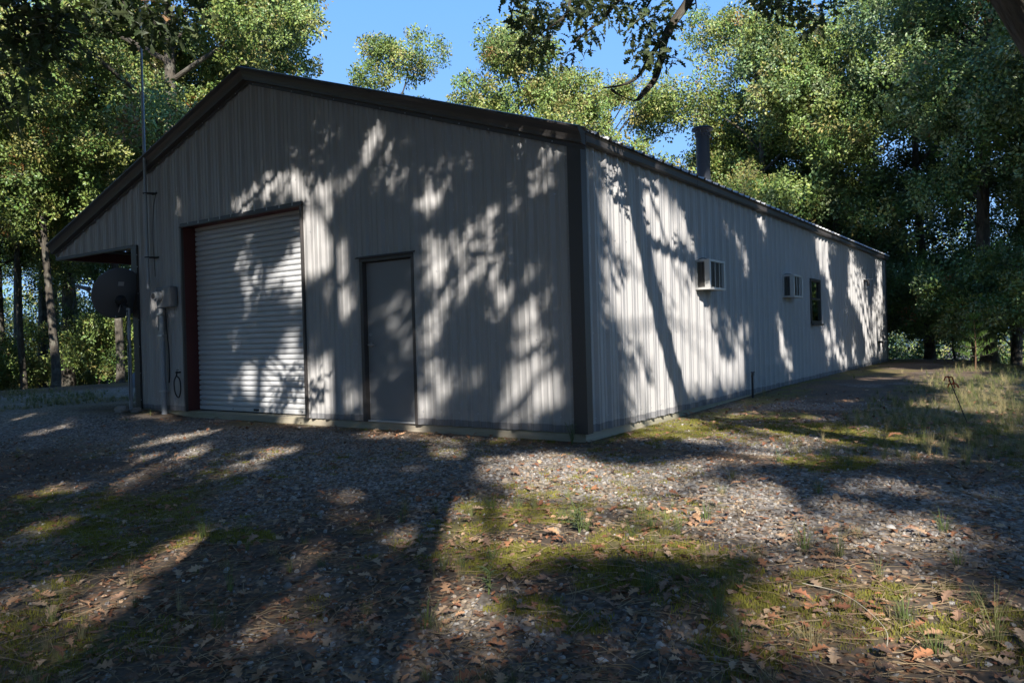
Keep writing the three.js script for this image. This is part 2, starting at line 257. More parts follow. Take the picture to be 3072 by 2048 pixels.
  for (const [x, z, sx, sz, top] of [[0, 0, 1, 1, 3.06], [-WID, 0, -1, 1, 2.77], [0, -LEN, 1, -1, 3.06]]) part(shop, 'corner_trim', sweep(ct(x, z, sx, sz), [-0.004, top].map((y) => (a, b) => V(a, y, b))), M.bronze);
  // porch: outer valance, beams and the return along the end sheet
  part(shop, 'porch_valance', rbox(-PORCH - 0.03, -PORCH, 2.76, 2.98, -LEN, 0.03), M.siding);
  part(shop, 'porch_trim', rbox(-PORCH - 0.045, -WID - 0.04, 2.73, 2.785, -0.02, 0.036), M.bronze);
  part(shop, 'porch_beam', box(-PORCH, -PORCH + 0.12, 2.74, 2.92, -LEN, -0.03), M.red);
  for (let i = 0; i < 4; i++) part(shop, 'porch_purlin', box(-PORCH + 0.12, -WID, 2.84, 2.9, -0.4 - i * 5.6, -0.3 - i * 5.6), M.red);
  // slab
  part(shop, 'foundation_slab', rbox(-WID + 0.015, -0.022, -0.6, -0.004, -LEN + 0.02, -0.02, 0.012), M.concrete);
  part(shop, 'porch_slab', rbox(-PORCH, -WID, -0.5, -0.075, -LEN, -0.12, 0.012), M.concrete);
}
// roll-up door, set back in a red primed steel opening
{
  const gd = holder(shop, 'roll_up_door'), zc = -0.215, n = 36, pitch = (GAR.y1 - 0.06) / n;
  const prof = [[0, -0.022], [0.009, -0.022], [0.011, 0.0], [pitch * 0.3, 0.011], [pitch * 0.58, 0.014], [pitch * 0.85, 0.009], [pitch, 0.0], [pitch, -0.026], [0, -0.026]];
  const geo = sweep(prof.map(([a, b]) => [b, a]), [GAR.x0 + 0.01, GAR.x1 - 0.01].map((x) => (a, b) => V(x, b, zc + a)));
  for (let i = 0; i < n; i++) { const s = part(gd, 'slat', geo, M.curtain); s.position.y = 0.075 + i * pitch; }
  part(gd, 'bottom_bar', rbox(GAR.x0 + 0.01, GAR.x1 - 0.01, 0.012, 0.078, zc - 0.02, zc + 0.018), M.curtain);
  part(gd, 'rubber_seal', box(GAR.x0 + 0.01, GAR.x1 - 0.01, -0.003, 0.0125, zc - 0.015, zc + 0.01), M.rubber);
  for (const x of [GAR.x0 + 0.9, GAR.x1 - 0.35]) part(gd, 'bolt', cyl(V(x, 0.045, zc + 0.015), V(x, 0.045, zc + 0.026), 0.008), M.dark);
  part(gd, 'slide_latch', rbox(-5.86, -5.74, 0.03, 0.06, zc + 0.016, zc + 0.032), M.dark);
  const fr = holder(shop, 'garage_frame');
  part(fr, 'jamb', box(GAR.x0 - 0.06, GAR.x0 + 0.004, 0, GAR.y1 + 0.06, -0.26, -0.002), M.red);
  part(fr, 'jamb', box(GAR.x1 - 0.004, GAR.x1 + 0.06, 0, GAR.y1 + 0.06, -0.26, -0.002), M.red);
  part(fr, 'header', box(GAR.x0 + 0.004, GAR.x1 - 0.004, GAR.y1 - 0.004, GAR.y1 + 0.2, -0.5, -0.002), M.red);
  part(fr, 'drum_cover', rbox(GAR.x0 + 0.02, GAR.x1 - 0.02, GAR.y1 - 0.1, GAR.y1 + 0.1, -0.5, -0.245), M.dark);
  part(fr, 'drip_cap', sweep([[0, -0.012], [0.05, -0.02], [0.056, -0.012], [0.056, 0], [0.036, 0.006], [0.034, 0.05], [0, 0.05]], [GAR.x0 - 0.03, GAR.x1 + 0.03].map((x) => (a, b) => V(x, GAR.y1 + b, a))), M.bronze);
  for (const [a, b] of [[GAR.x0 - 0.03, GAR.x0 + 0.008], [GAR.x1 - 0.008, GAR.x1 + 0.03]]) part(fr, 'edge_trim', rbox(a, b, -0.002, GAR.y1 - 0.021, -0.001, 0.044, 0.004), M.bronze);
}
// walk door
{
  const ed = holder(shop, 'entry_door'), z = -0.035;
  part(ed, 'door_leaf', rbox(DOOR.x0 + 0.062, DOOR.x1 - 0.052, 0.022, DOOR.y1 - 0.058, z - 0.044, z, 0.004), M.door);
  part(ed, 'frame_head', rbox(DOOR.x0, DOOR.x1, DOOR.y1 - 0.05, DOOR.y1, -0.1, 0.042), M.bronze);
  part(ed, 'frame_post', rbox(DOOR.x0, DOOR.x0 + 0.055, -0.002, DOOR.y1 - 0.0505, -0.1, 0.04), M.bronze);
  part(ed, 'frame_post', rbox(DOOR.x1 - 0.045, DOOR.x1, -0.002, DOOR.y1 - 0.0505, -0.1, 0.04), M.bronze);
  part(ed, 'frame_stop', box(DOOR.x0 + 0.0555, DOOR.x0 + 0.061, 0.01, DOOR.y1 - 0.06, z - 0.03, z - 0.004), M.aluminium);
  part(ed, 'drip_cap', sweep([[0.04, 0], [0.075, -0.012], [0.078, -0.006], [0.06, 0.008], [0.034, 0.02]], [DOOR.x0 - 0.035, DOOR.x1 + 0.035].map((x) => (a, b) => V(x, DOOR.y1 + 0.004 + b, a))), M.bronze);
  part(ed, 'threshold', rbox(DOOR.x0 + 0.056, DOOR.x1 - 0.046, -0.003, 0.018, -0.1, 0.01), M.aluminium);
  part(ed, 'weather_strip', box(DOOR.x0 + 0.0625, DOOR.x1 - 0.0525, 0.0182, 0.0218, z - 0.04, z - 0.006), M.rubber);
  for (const y of [0.28, 1.05, 1.82]) part(ed, 'hinge', [cyl(V(DOOR.x1 - 0.0485, y - 0.05, z + 0.004), V(DOOR.x1 - 0.0485, y + 0.05, z + 0.004), 0.008), rbox(DOOR.x1 - 0.085, DOOR.x1 - 0.053, y - 0.05, y + 0.05, z, z + 0.003, 0.001)], M.steel);
  part(ed, 'deadbolt', cyl(V(DOOR.x0 + 0.105, 1.12, z - 0.002), V(DOOR.x0 + 0.105, 1.12, z + 0.016), 0.024, 0.02, 18), M.steel);
  const hx = DOOR.x0 + 0.105, hy = 0.985;
  part(ed, 'handle', [cyl(V(hx, hy, z - 0.002), V(hx, hy, z + 0.012), 0.032, 0.03, 20), cyl(V(hx, hy, z + 0.01), V(hx, hy, z + 0.05), 0.011), tubePath([[hx, hy, z + 0.048], [hx + 0.02, hy, z + 0.056], [hx + 0.06, hy + 0.002, z + 0.056], [hx + 0.105, hy - 0.004, z + 0.05]], 0.0095, 16, 8)], M.steel);
}
// window on the long side
{
  const w = holder(shop, 'window'), x = 0.03, fz = 0.04;
  part(w, 'frame', [rbox(-0.04, x + 0.016, WIN.y0 - 0.02, WIN.y0 + fz, WIN.z0, WIN.z1), rbox(-0.04, x + 0.016, WIN.y1 - fz, WIN.y1 + 0.02, WIN.z0, WIN.z1), rbox(-0.04, x + 0.014, WIN.y0 + fz, WIN.y1 - fz, WIN.z0 - 0.02, WIN.z0 + fz), rbox(-0.04, x + 0.014, WIN.y0 + fz, WIN.y1 - fz, WIN.z1 - fz, WIN.z1 + 0.02)], M.bronze);
  part(w, 'meeting_rail', rbox(-0.025, x + 0.006, 1.63, 1.675, WIN.z0 + fz, WIN.z1 - fz), M.bronze);
  part(w, 'sill', rbox(0.034, 0.085, WIN.y0 - 0.055, WIN.y0 - 0.0205, WIN.z0 - 0.02, WIN.z1 + 0.02), M.bronze);
  part(w, 'pane', box(-0.004, 0, 1.675, WIN.y1 - fz, WIN.z0 + fz, WIN.z1 - fz), M.glass);
  part(w, 'pane', box(0.014, 0.018, WIN.y0 + fz, 1.63, WIN.z0 + fz, WIN.z1 - fz), M.glass);
}
// stove flue on the roof
{
  const c = holder(shop, 'stove_flue'), x = -1.2, z = -6.75, r = 0.125;
  part(c, 'pipe', new THREE.CylinderGeometry(r, r, 1.3, 28).translate(x, 4.06, z), M.flue);
  part(c, 'seam_collar', [new THREE.CylinderGeometry(r + 0.006, r + 0.006, 0.03, 28).translate(x, 4.15, z), new THREE.CylinderGeometry(r + 0.022, r + 0.018, 0.06, 28).translate(x, 4.69, z)], M.flue);
  for (let i = 0; i < 5; i++) { const a = i * 1.2566 + 0.3; part(c, 'cap_strut', cyl(V(x + 0.1 * Math.cos(a), 4.7, z + 0.1 * Math.sin(a)), V(x + 0.1 * Math.cos(a), 4.785, z + 0.1 * Math.sin(a)), 0.006), M.steel); }
  part(c, 'rain_cap', new THREE.LatheGeometry([[0, 0.07], [0.06, 0.066], [0.17, 0.045], [0.195, 0.03], [0.2, 0.0], [0.188, -0.004], [0.12, 0.0], [0, 0.006]].map((p) => new THREE.Vector2(...p)), 28).translate(x, 4.78, z), M.dark);
  part(c, 'storm_collar', new THREE.CylinderGeometry(r + 0.004, r + 0.1, 0.14, 28, 1, true).translate(x, roofY(x) + 0.09, z), M.flue);
}
finish(shop);

// ---------------------------------------------------------------- fittings on and beside the building
function airUnit(label, z1, y0) {
  const t = thing('window_air_conditioner', label, 'air conditioner', [0.03, y0, z1], 'wall air conditioners'), D = 0.19, Wd = 0.62, H = 0.415, f = 0.032;
  part(t, 'casing', [box(-0.1, D - 0.02, 0.008, 0.02, -Wd + 0.02, -0.02), box(-0.1, D - 0.02, H - 0.02, H - 0.006, -Wd + 0.02, -0.02), box(-0.1, -0.09, 0.0201, H - 0.0201, -Wd + 0.02, -0.02)], M.aluminium);
  part(t, 'coil', box(0.06, D - 0.04, 0.03, H - 0.03, -Wd + 0.05, -0.05), M.dark);
  for (const y of [0, H - f]) { part(t, 'front_rail', rbox(D - 0.02, D, y, y + f, -Wd, 0, 0.004), M.aluminium); part(t, 'side_rail', rbox(-0.03, D - 0.0205, y, y + f, -0.02, 0, 0.004), M.aluminium); part(t, 'side_rail', rbox(-0.03, D - 0.0205, y, y + f, -Wd, -Wd + 0.02, 0.004), M.aluminium); }
  for (const z of [-0.055, -Wd]) part(t, 'corner_post', rbox(D - 0.02, D, f + 0.0005, H - f - 0.0005, z, z + 0.055, 0.004), M.aluminium);
  part(t, 'side_post', rbox(D - 0.075, D - 0.0205, f + 0.0005, H - f - 0.0005, -0.02, 0, 0.004), M.aluminium);
  part(t, 'side_post', rbox(-0.03, 0.012, f + 0.0005, H - f - 0.0005, -0.02, 0, 0.004), M.aluminium);
  for (const z of [-0.23, -0.4]) part(t, 'mullion', rbox(D - 0.016, D - 0.004, f + 0.0005, H - f - 0.0005, z - 0.006, z + 0.006, 0.003), M.aluminium);
  const fr = [], sd = [];
  for (let i = 0; i < 24; i++) { const y = f + 0.008 + i * (H - 2 * f - 0.016) / 23; fr.push(box(D - 0.035, D - 0.019, y - 0.0015, y + 0.0015, -Wd + 0.055, -0.055)); sd.push(box(0.012, D - 0.076, y - 0.002, y + 0.002, -0.022, -0.004)); }
  tag(part(t, 'front_louvres', fr, M.fins), null, null, null, 'stuff'); tag(part(t, 'side_louvres', sd, M.fins), null, null, null, 'stuff');
  part(t, 'bracket', [tubePath([[-0.025, H - 0.01, -0.05], [0.05, H + 0.025, -0.1], [0.1, H + 0.012, -0.16]], 0.006, 12, 6)], M.dark);
  return finish(t);
}
airUnit('silver louvred air conditioner in the long wall, nearest the front corner', -3.12, 1.615);
airUnit('shaded louvred air conditioner in the long wall beside the dark window', -7.36, 1.622);
{
  const t = thing('meter_box', 'grey electric meter box with round meter left of the roll-up door', 'meter box', [-7.62, 0, 0.03]);
  part(t, 'cabinet', rbox(-0.24, 0.17, 1.67, 2.0, 0, 0.12, 0.012), M.greyPaint);
  part(t, 'cover_plate', rbox(-0.02, 0.155, 1.69, 1.98, 0.1205, 0.128, 0.004), M.greyPaint);
  part(t, 'meter', [cyl(V(-0.13, 1.85, 0.128), V(-0.13, 1.85, 0.19), 0.085, 0.085, 24), cyl(V(-0.13, 1.85, 0.18), V(-0.13, 1.85, 0.23), 0.07, 0.062, 24)], M.galv);
  part(t, 'meter_dial', cyl(V(-0.13, 1.85, 0.231), V(-0.13, 1.85, 0.234), 0.05, 0.05, 20), M.dark);
  part(t, 'conduit', cyl(V(-0.19, -0.25, 0.06), V(-0.19, 1.66, 0.06), 0.045, 0.045, 18), M.galv);
  for (const y of [0.3, 1.2, 1.55]) part(t, 'strap', rbox(-0.255, -0.125, y, y + 0.03, -0.002, 0.109, 0.004), M.steel);
  part(t, 'junction_box', rbox(-0.3, -0.245, 1.3, 1.58, 0.0, 0.07, 0.008), M.greyPaint);
  part(t, 'cable', tubePath([[-0.1, 1.66, 0.05], [-0.06, 1.35, 0.06], [-0.03, 0.95, 0.05], [-0.06, 0.6, 0.03], [-0.1, 0.45, 0.02]], 0.011, 30, 6), M.rubber);
  finish(t);
}
{
  const t = thing('wall_tap', 'small dark tap with a black hose loop low on wall by garage', 'tap', [-7.42, 0.3, 0.03]);
  part(t, 'tap_body', [cyl(V(0, 0.32, 0), V(0, 0.32, 0.08), 0.014), cyl(V(0, 0.34, 0.06), V(0, 0.26, 0.07), 0.012), cyl(V(-0.03, 0.36, 0.05), V(0.03, 0.36, 0.05), 0.006)], M.dark);
  part(t, 'hose_loop', tubePath([[0, 0.27, 0.07], [-0.07, 0.18, 0.07], [-0.06, -0.02, 0.06], [0.03, -0.08, 0.06], [0.09, 0.05, 0.06], [0.06, 0.22, 0.06], [0.01, 0.26, 0.07]], 0.011, 40, 6), M.rubber);
  finish(t);
}
{
  const t = thing('antenna_mast', 'thin grey pipe mast clamped to gable wall, rising into the leaves', 'mast', [-8.06, 1.99, 0.16]);
  part(t, 'pipe', [cyl(V(0, 0, 0), V(0, 3.2, 0), 0.024), cyl(V(0, 3.18, 0), V(0.02, 7.5, 0), 0.018)], M.galv);
  for (const y of [0.5, 1.55]) { part(t, 'bracket', [box(-0.02, 0.14, y, y + 0.03, -0.135, -0.12), tubePath([[0.12, y + 0.015, -0.12], [0.07, y + 0.015, -0.02], [-0.03, y + 0.015, 0.03], [-0.05, y + 0.015, -0.03], [0.0, y + 0.015, -0.12]], 0.009, 20, 6)], M.dark); }
  part(t, 'wire', tubePath([[0.13, 1.6, -0.11], [0.06, 1.35, -0.1], [0.03, 0.9, -0.09], [0.04, 0.2, -0.1]], 0.005, 24, 5), M.rubber);
  finish(t);
}
{
  const t = thing('satellite_dish', 'dark satellite dish seen from behind on a slim pole by the porch', 'satellite dish', [-8.526, -0.02, 0.254]); t.scale.setScalar(0.93);
  const c = V(-0.16, 2.09, 0.04), n = V(-0.949, 0.31, -0.03).normalize(), q = new THREE.Quaternion().setFromUnitVectors(V(0, 1, 0), n);
  const prof = []; for (let i = 0; i <= 10; i++) { const r = 0.44 * i / 10; prof.push(new THREE.Vector2(r, 0.5 * r * r)); } prof.push(new THREE.Vector2(0.452, 0.1), new THREE.Vector2(0.45, 0.088)); for (let i = 10; i >= 0; i--) { const r = 0.44 * i / 10; prof.push(new THREE.Vector2(r, 0.5 * r * r - 0.014)); }
  const dish = new THREE.LatheGeometry(prof, 48).scale(1.04, 1, 1.04).applyQuaternion(q).translate(c.x, c.y, c.z);
  part(t, 'reflector', dish, std(lin(0.14, 0.14, 0.145), 0.5));
  const side = V(0, 1, 0).cross(n).normalize(), up = n.clone().cross(side).normalize();
  const L = (a, b, d) => c.clone().addScaledVector(side, a).addScaledVector(up, b).addScaledVector(n, d);
  const st = new THREE.BoxGeometry(0.1, 0.075, 0.004); st.applyMatrix4(new THREE.Matrix4().makeBasis(side, up, n)); const sp = L(0.02, 0.2, 0.0); part(t, 'sticker', st.translate(sp.x, sp.y, sp.z), M.sticker);
  part(t, 'back_mount', [cyl(L(0, -0.1, -0.02), L(0, -0.1, -0.12), 0.1, 0.07, 16), cyl(L(-0.09, -0.18, -0.1), L(0.09, -0.18, -0.1), 0.03), cyl(L(0, -0.14, -0.1), V(0, 1.78, 0), 0.035)], M.dark);
  part(t, 'elevation_bolt', cyl(L(0.05, -0.16, -0.13), L(0.05, -0.3, -0.1), 0.008), M.steel);
  part(t, 'pole', cyl(V(0, -0.3, 0), V(0, 1.84, 0), 0.033, 0.033, 16), M.galv);
  const f0 = L(0, -0.44, 0.04), f1 = V(-1.18, 2.27, 0.18), mid = f0.clone().lerp(f1, 0.45), m2 = f0.clone().lerp(f1, 0.8);
  part(t, 'feed_arm', cyl(f0, mid, 0.018), M.galv);
  part(t, 'arm_sleeve', cyl(mid, m2, 0.022), M.yellow);
  part(t, 'feed_horn', [cyl(m2, f1, 0.02), cyl(f1.clone().add(V(-0.18, 0.04, 0.06)), f1.clone().add(V(0.12, -0.03, -0.03)), 0.03, 0.045, 16)], M.greyPaint);
  part(t, 'cable', tubePath([[0.02, 1.8, 0.02], [0.06, 1.7, 0.05], [-0.02, 1.45, 0.045], [0.03, 1.2, 0.04], [0.03, 0.2, 0.035]], 0.006, 30, 5), M.rubber);
  finish(t);
}
{
  const t = thing('yard_hydrant', 'short dark water hydrant standing against the long wall', 'hydrant', [0.12, land(0.12, -5.15), -5.15]);
  part(t, 'standpipe', cyl(V(0, -0.15, 0), V(0, 0.37, 0), 0.016), M.dark);
  part(t, 'spout', tubePath([[0, 0.34, 0], [0.02, 0.4, 0.03], [0.03, 0.39, 0.08], [0.03, 0.34, 0.11]], 0.018, 14, 8), M.dark);
  part(t, 'lever', rbox(-0.012, 0.012, 0.4, 0.416, -0.1, 0.05), M.dark);
  finish(t);
  for (const [y, z, l] of [[2.225, -14.97, 'bent dark vent pipe stub high on the far end of long wall'], [0.563, -16.93, 'bent dark vent pipe stub low on the far end of long wall']]) {
    const p = thing('vent_pipe', l, 'vent pipe', [0, y, z]); part(p, 'elbow', tubePath([[-0.05, 0.04, 0], [0.08, 0.04, 0], [0.13, 0.02, 0.02], [0.13, -0.1, 0.03]], 0.03, 16, 10), M.dark); part(p, 'top_flap', rbox(0.0, 0.24, 0.066, 0.074, -0.06, 0.05), M.galv); finish(p);
  }
}
{
  const t = thing('marker_stake', 'leaning thin dark stake with two orange ribbons on right bank', 'stake', [3.23, land(3.23, -2.93), -2.93]);
  const tip = V(-0.17, 0.54, 0.12);
  part(t, 'stick', cyl(V(0.03, -0.1, -0.02), tip, 0.006, 0.005), M.dark);
  for (const k of [0.96, 0.82]) { const p = tip.clone().multiplyScalar(k), R = rng(k * 99), g = []; for (let i = 0; i < 3; i++) { const a = R() * 6.3, l = 0.04 + R() * 0.04; g.push(tubePath([[p.x, p.y, p.z], [p.x + Math.cos(a) * l * 0.5, p.y + 0.012, p.z + Math.sin(a) * l * 0.5], [p.x + Math.cos(a) * l, p.y - 0.03 - R() * 0.03, p.z + Math.sin(a) * l]], 0.008, 8, 4).scale(1, 1, 1)); } part(t, 'ribbon', g, M.orange); }
  finish(t);
}

// ---------------------------------------------------------------- foliage
// a leaf along +x from stations [t, half width], folded along the midrib and drooping towards the tip
function leafGeo(st, len, wid, fold = 0.25, droop = 0.15) {
  const pos = [], P = (t, w, s) => [t * len, -droop * len * t * t + Math.abs(w) * wid * fold, s * w * wid];
  for (const s of [1, -1]) for (let i = 0; i + 1 < st.length; i++) {
    const a = P(st[i][0], 0, s), b = P(st[i + 1][0], 0, s), c = P(st[i + 1][0], st[i + 1][1], s), d = P(st[i][0], st[i][1], s);
    const t1 = s > 0 ? [a, b, c] : [a, c, b], t2 = s > 0 ? [a, c, d] : [a, d, c];
    if (st[i + 1][1] > 0) for (const p of t1) pos.push(...p);
    if (st[i][1] > 0) for (const p of t2) pos.push(...p);
  }
  const g = new THREE.BufferGeometry(); g.setAttribute('position', new THREE.Float32BufferAttribute(pos, 3)); g.computeVertexNormals(); return g;
}
const SIMPLE = [[0, 0], [0.4, 0.5], [0.72, 0.36], [1, 0]];
const OAK = [[0, 0.03], [0.14, 0.07], [0.26, 0.3], [0.34, 0.12], [0.46, 0.48], [0.56, 0.16], [0.7, 0.52], [0.79, 0.2], [0.9, 0.24], [1, 0]];
function sprayGeo(seed, n, radius, len, wid, st) {
  const R = rng(seed), out = [], q = new THREE.Quaternion(), e = new THREE.Euler();
  for (let i = 0; i < n; i++) {
    const a = i * 2.4 + R(), rr = radius * Math.sqrt((i + 0.5) / n), g = leafGeo(st, len * (0.75 + 0.5 * R()), wid * (0.8 + 0.4 * R()), 0.2 + 0.25 * R(), 0.1 + 0.35 * R());
    e.set((R() - 0.5) * 1.5, -a + (R() - 0.5) * 1.2, (R() - 0.6) * 1.1, 'YXZ'); g.applyQuaternion(q.setFromEuler(e));
    const k = g.attributes.position.count, tint = 0.72 + 0.56 * R(), warm = 0.9 + 0.22 * R(), c = new Float32Array(k * 3); for (let j = 0; j < k; j++) { c[3 * j] = tint * warm; c[3 * j + 1] = tint; c[3 * j + 2] = tint; } g.setAttribute('color', new THREE.BufferAttribute(c, 3));
    out.push(g.translate(rr * Math.cos(a) * 0.7, (R() - 0.5) * radius * 0.9, rr * Math.sin(a) * 0.7));
  }
  return mergeGeometries(out);
}
const SPRAY = { far: [1, 2, 3].map((s) => sprayGeo(s, 34, 0.36, 0.105, 0.062, SIMPLE)), small: [4, 5].map((s) => sprayGeo(s, 26, 0.28, 0.085, 0.05, SIMPLE)), shade: [6, 7].map((s) => sprayGeo(s, 11, 0.2, 0.16, 0.11, OAK)), oak: [8, 9].map((s) => sprayGeo(s, 5, 0.13, 0.11, 0.066, OAK)) };
const PAL = {
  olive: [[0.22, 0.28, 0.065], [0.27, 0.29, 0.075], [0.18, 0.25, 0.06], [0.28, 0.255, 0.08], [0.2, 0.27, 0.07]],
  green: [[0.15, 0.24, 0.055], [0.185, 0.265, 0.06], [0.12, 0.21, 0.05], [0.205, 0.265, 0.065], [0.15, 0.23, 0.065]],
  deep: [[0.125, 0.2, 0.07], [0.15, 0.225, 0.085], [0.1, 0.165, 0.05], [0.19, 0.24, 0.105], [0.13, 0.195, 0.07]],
  oak: [[0.07, 0.11, 0.028], [0.09, 0.125, 0.03], [0.055, 0.09, 0.022]],
};
// list: [position, scale, palette] ; one instanced part of loose leaf sprays
function foliage(parent, name, geo, list, seed, mat = M.leaf) {
  const tumble = mat === M.waxyLeaf ? 5 : 1.6;
  const R = rng(seed), m = new THREE.InstancedMesh(geo, mat, list.length), q = new THREE.Quaternion(), e = new THREE.Euler(), x = new THREE.Matrix4(), c = new THREE.Color();
  list.forEach(([p, s, pal], i) => {
    e.set((R() - 0.5) * tumble, R() * 6.283, (R() - 0.5) * tumble, 'YXZ');
    m.setMatrixAt(i, x.compose(p, q.setFromEuler(e), V(s, s, s)));
    const k = PAL[pal][Math.floor(R() * 5) % PAL[pal].length], v = 0.8 + 0.4 * R(); m.setColorAt(i, R() < 0.004 ? c.setRGB(0.3, 0.15, 0.05) : c.setRGB(k[0] * v, k[1] * v, k[2] * v));
  });
  m.name = name; m.userData.kind = 'stuff'; parent.add(m); return m;
}
const gauss = (R) => Math.sqrt(-2 * Math.log(1 - R() * 0.9999)) * Math.cos(6.2832 * R());
// a broadleaf tree: h tall, crown centred at cy with radii rx, ry; n leaf sprays
function tree(o) {
  const R = rng(o.seed), t = thing(o.name ?? 'oak_tree', o.label, 'tree', [o.x, land(o.x, o.z), o.z], o.group), lean = o.lean ?? [(R() - 0.5) * 0.8, (R() - 0.5) * 0.8];
  const top = Math.min(o.h * 0.86, o.cy + o.ry * 0.5), tr = o.r ?? 0.16, axis = (k) => V(lean[0] * k * k + 0.12 * Math.sin(k * 5 + o.seed), top * k, lean[1] * k * k + 0.12 * Math.cos(k * 4 + o.seed));
  part(t, 'trunk', taper([V(0, -0.4, 0), ...[0.02, 0.18, 0.4, 0.62, 0.82, 1].map(axis)], [tr * 1.7, tr * 1.15, tr, tr * 0.82, tr * 0.6, tr * 0.38, tr * 0.12], 9, o.seed), M.bark);
  const clumps = [], c0 = V(lean[0] * 0.8, o.cy, lean[1] * 0.8), rc = o.rc ?? 1.05, nl = o.limbs ?? 8;
  for (let i = 0; i < nl; i++) {
    const k = lerp(clamp((o.cy - o.ry * 0.9) / top, 0.25, 0.8), 0.97, (i + R() * 0.6) / nl), a = i * 2.4 + R() * 0.8 + o.seed, s = axis(k), e = 0.15 + 0.75 * R();
    const tip = c0.clone().add(V(Math.cos(a) * o.rx * (0.62 + 0.3 * R()), lerp(-0.75, 0.85, (i + R()) / nl) * o.ry, Math.sin(a) * o.rx * (0.62 + 0.3 * R())));
    if (tip.y < s.y - 1.2) tip.y = s.y - 1.2 * R();
    const m1 = s.clone().lerp(tip, 0.4).add(V((R() - 0.5) * 0.5, 0.35 * e, (R() - 0.5) * 0.5)), m2 = s.clone().lerp(tip, 0.75).add(V((R() - 0.5) * 0.5, 0.3 * e, (R() - 0.5) * 0.5)), lr = tr * 0.38 * (1 - 0.55 * k) + 0.012;
    part(t, 'limb', taper([s, m1, m2, tip], [lr, lr * 0.7, lr * 0.42, 0.008], 6, o.seed + i), M.bark);
    clumps.push([tip, 1], [m2, 0.8]); if (R() < 0.6) clumps.push([m1.clone().add(V((R() - 0.5), 0.5 * R(), (R() - 0.5))), 0.7]);
  }
  for (let i = 0; i < (o.extra ?? 26); i++) { const a = R() * 6.283, u = R() * 2 - 1, w = Math.sqrt(1 - u * u), f = 0.45 + 0.55 * R(); clumps.push([c0.clone().add(V(Math.cos(a) * w * o.rx * f, u * o.ry * f, Math.sin(a) * w * o.rx * f)), 0.4 + 0.6 * R()]); }
  const wood = clumps.slice(nl * 2).filter((_, i) => i % 2 === 0).map(([c], i) => { const k = clamp((c.y - 1.2) / top, 0.3, 0.95), s = axis(k); return taper([s, s.clone().lerp(c, 0.55).add(V((R() - 0.5) * 0.5, 0.25, (R() - 0.5) * 0.5)), c], [0.03, 0.02, 0.006], 4, o.seed + i).toNonIndexed(); });
  if (wood.length && o.spray !== 'shade') part(t, 'thin_branches', wood, M.bark).userData.kind = 'stuff';
  const lists = SPRAY[o.spray ?? 'far'].map(() => []);
  for (let i = 0, n = Math.round(o.n * (o.spray === 'shade' ? 0.92 : 0.62)); i < n; i++) {
    const [c, s] = clumps[Math.floor(R() * clumps.length)], rr = rc * s * (0.25 + 0.75 * Math.cbrt(R())), a = R() * 6.283, u = R() * 2 - 1, w = Math.sqrt(1 - u * u);
    const p = c.clone().add(V(Math.cos(a) * w * rr * 1.15, u * rr * 0.75, Math.sin(a) * w * rr * 1.15));
    if (o.keep && !o.keep(p.clone().add(t.position), R)) continue;
    lists[i % lists.length].push([p, (o.s ?? 1) * (0.75 + 0.5 * R()), Array.isArray(o.pal) ? o.pal[Math.floor(R() * o.pal.length)] : o.pal ?? 'olive']);
  }
  lists.forEach((l, i) => l.length && foliage(t, 'leaves', SPRAY[o.spray ?? 'far'][i], l, o.seed * 7 + i, o.spray === 'shade' ? M.leaf : M.waxyLeaf));
  return finish(t);
}

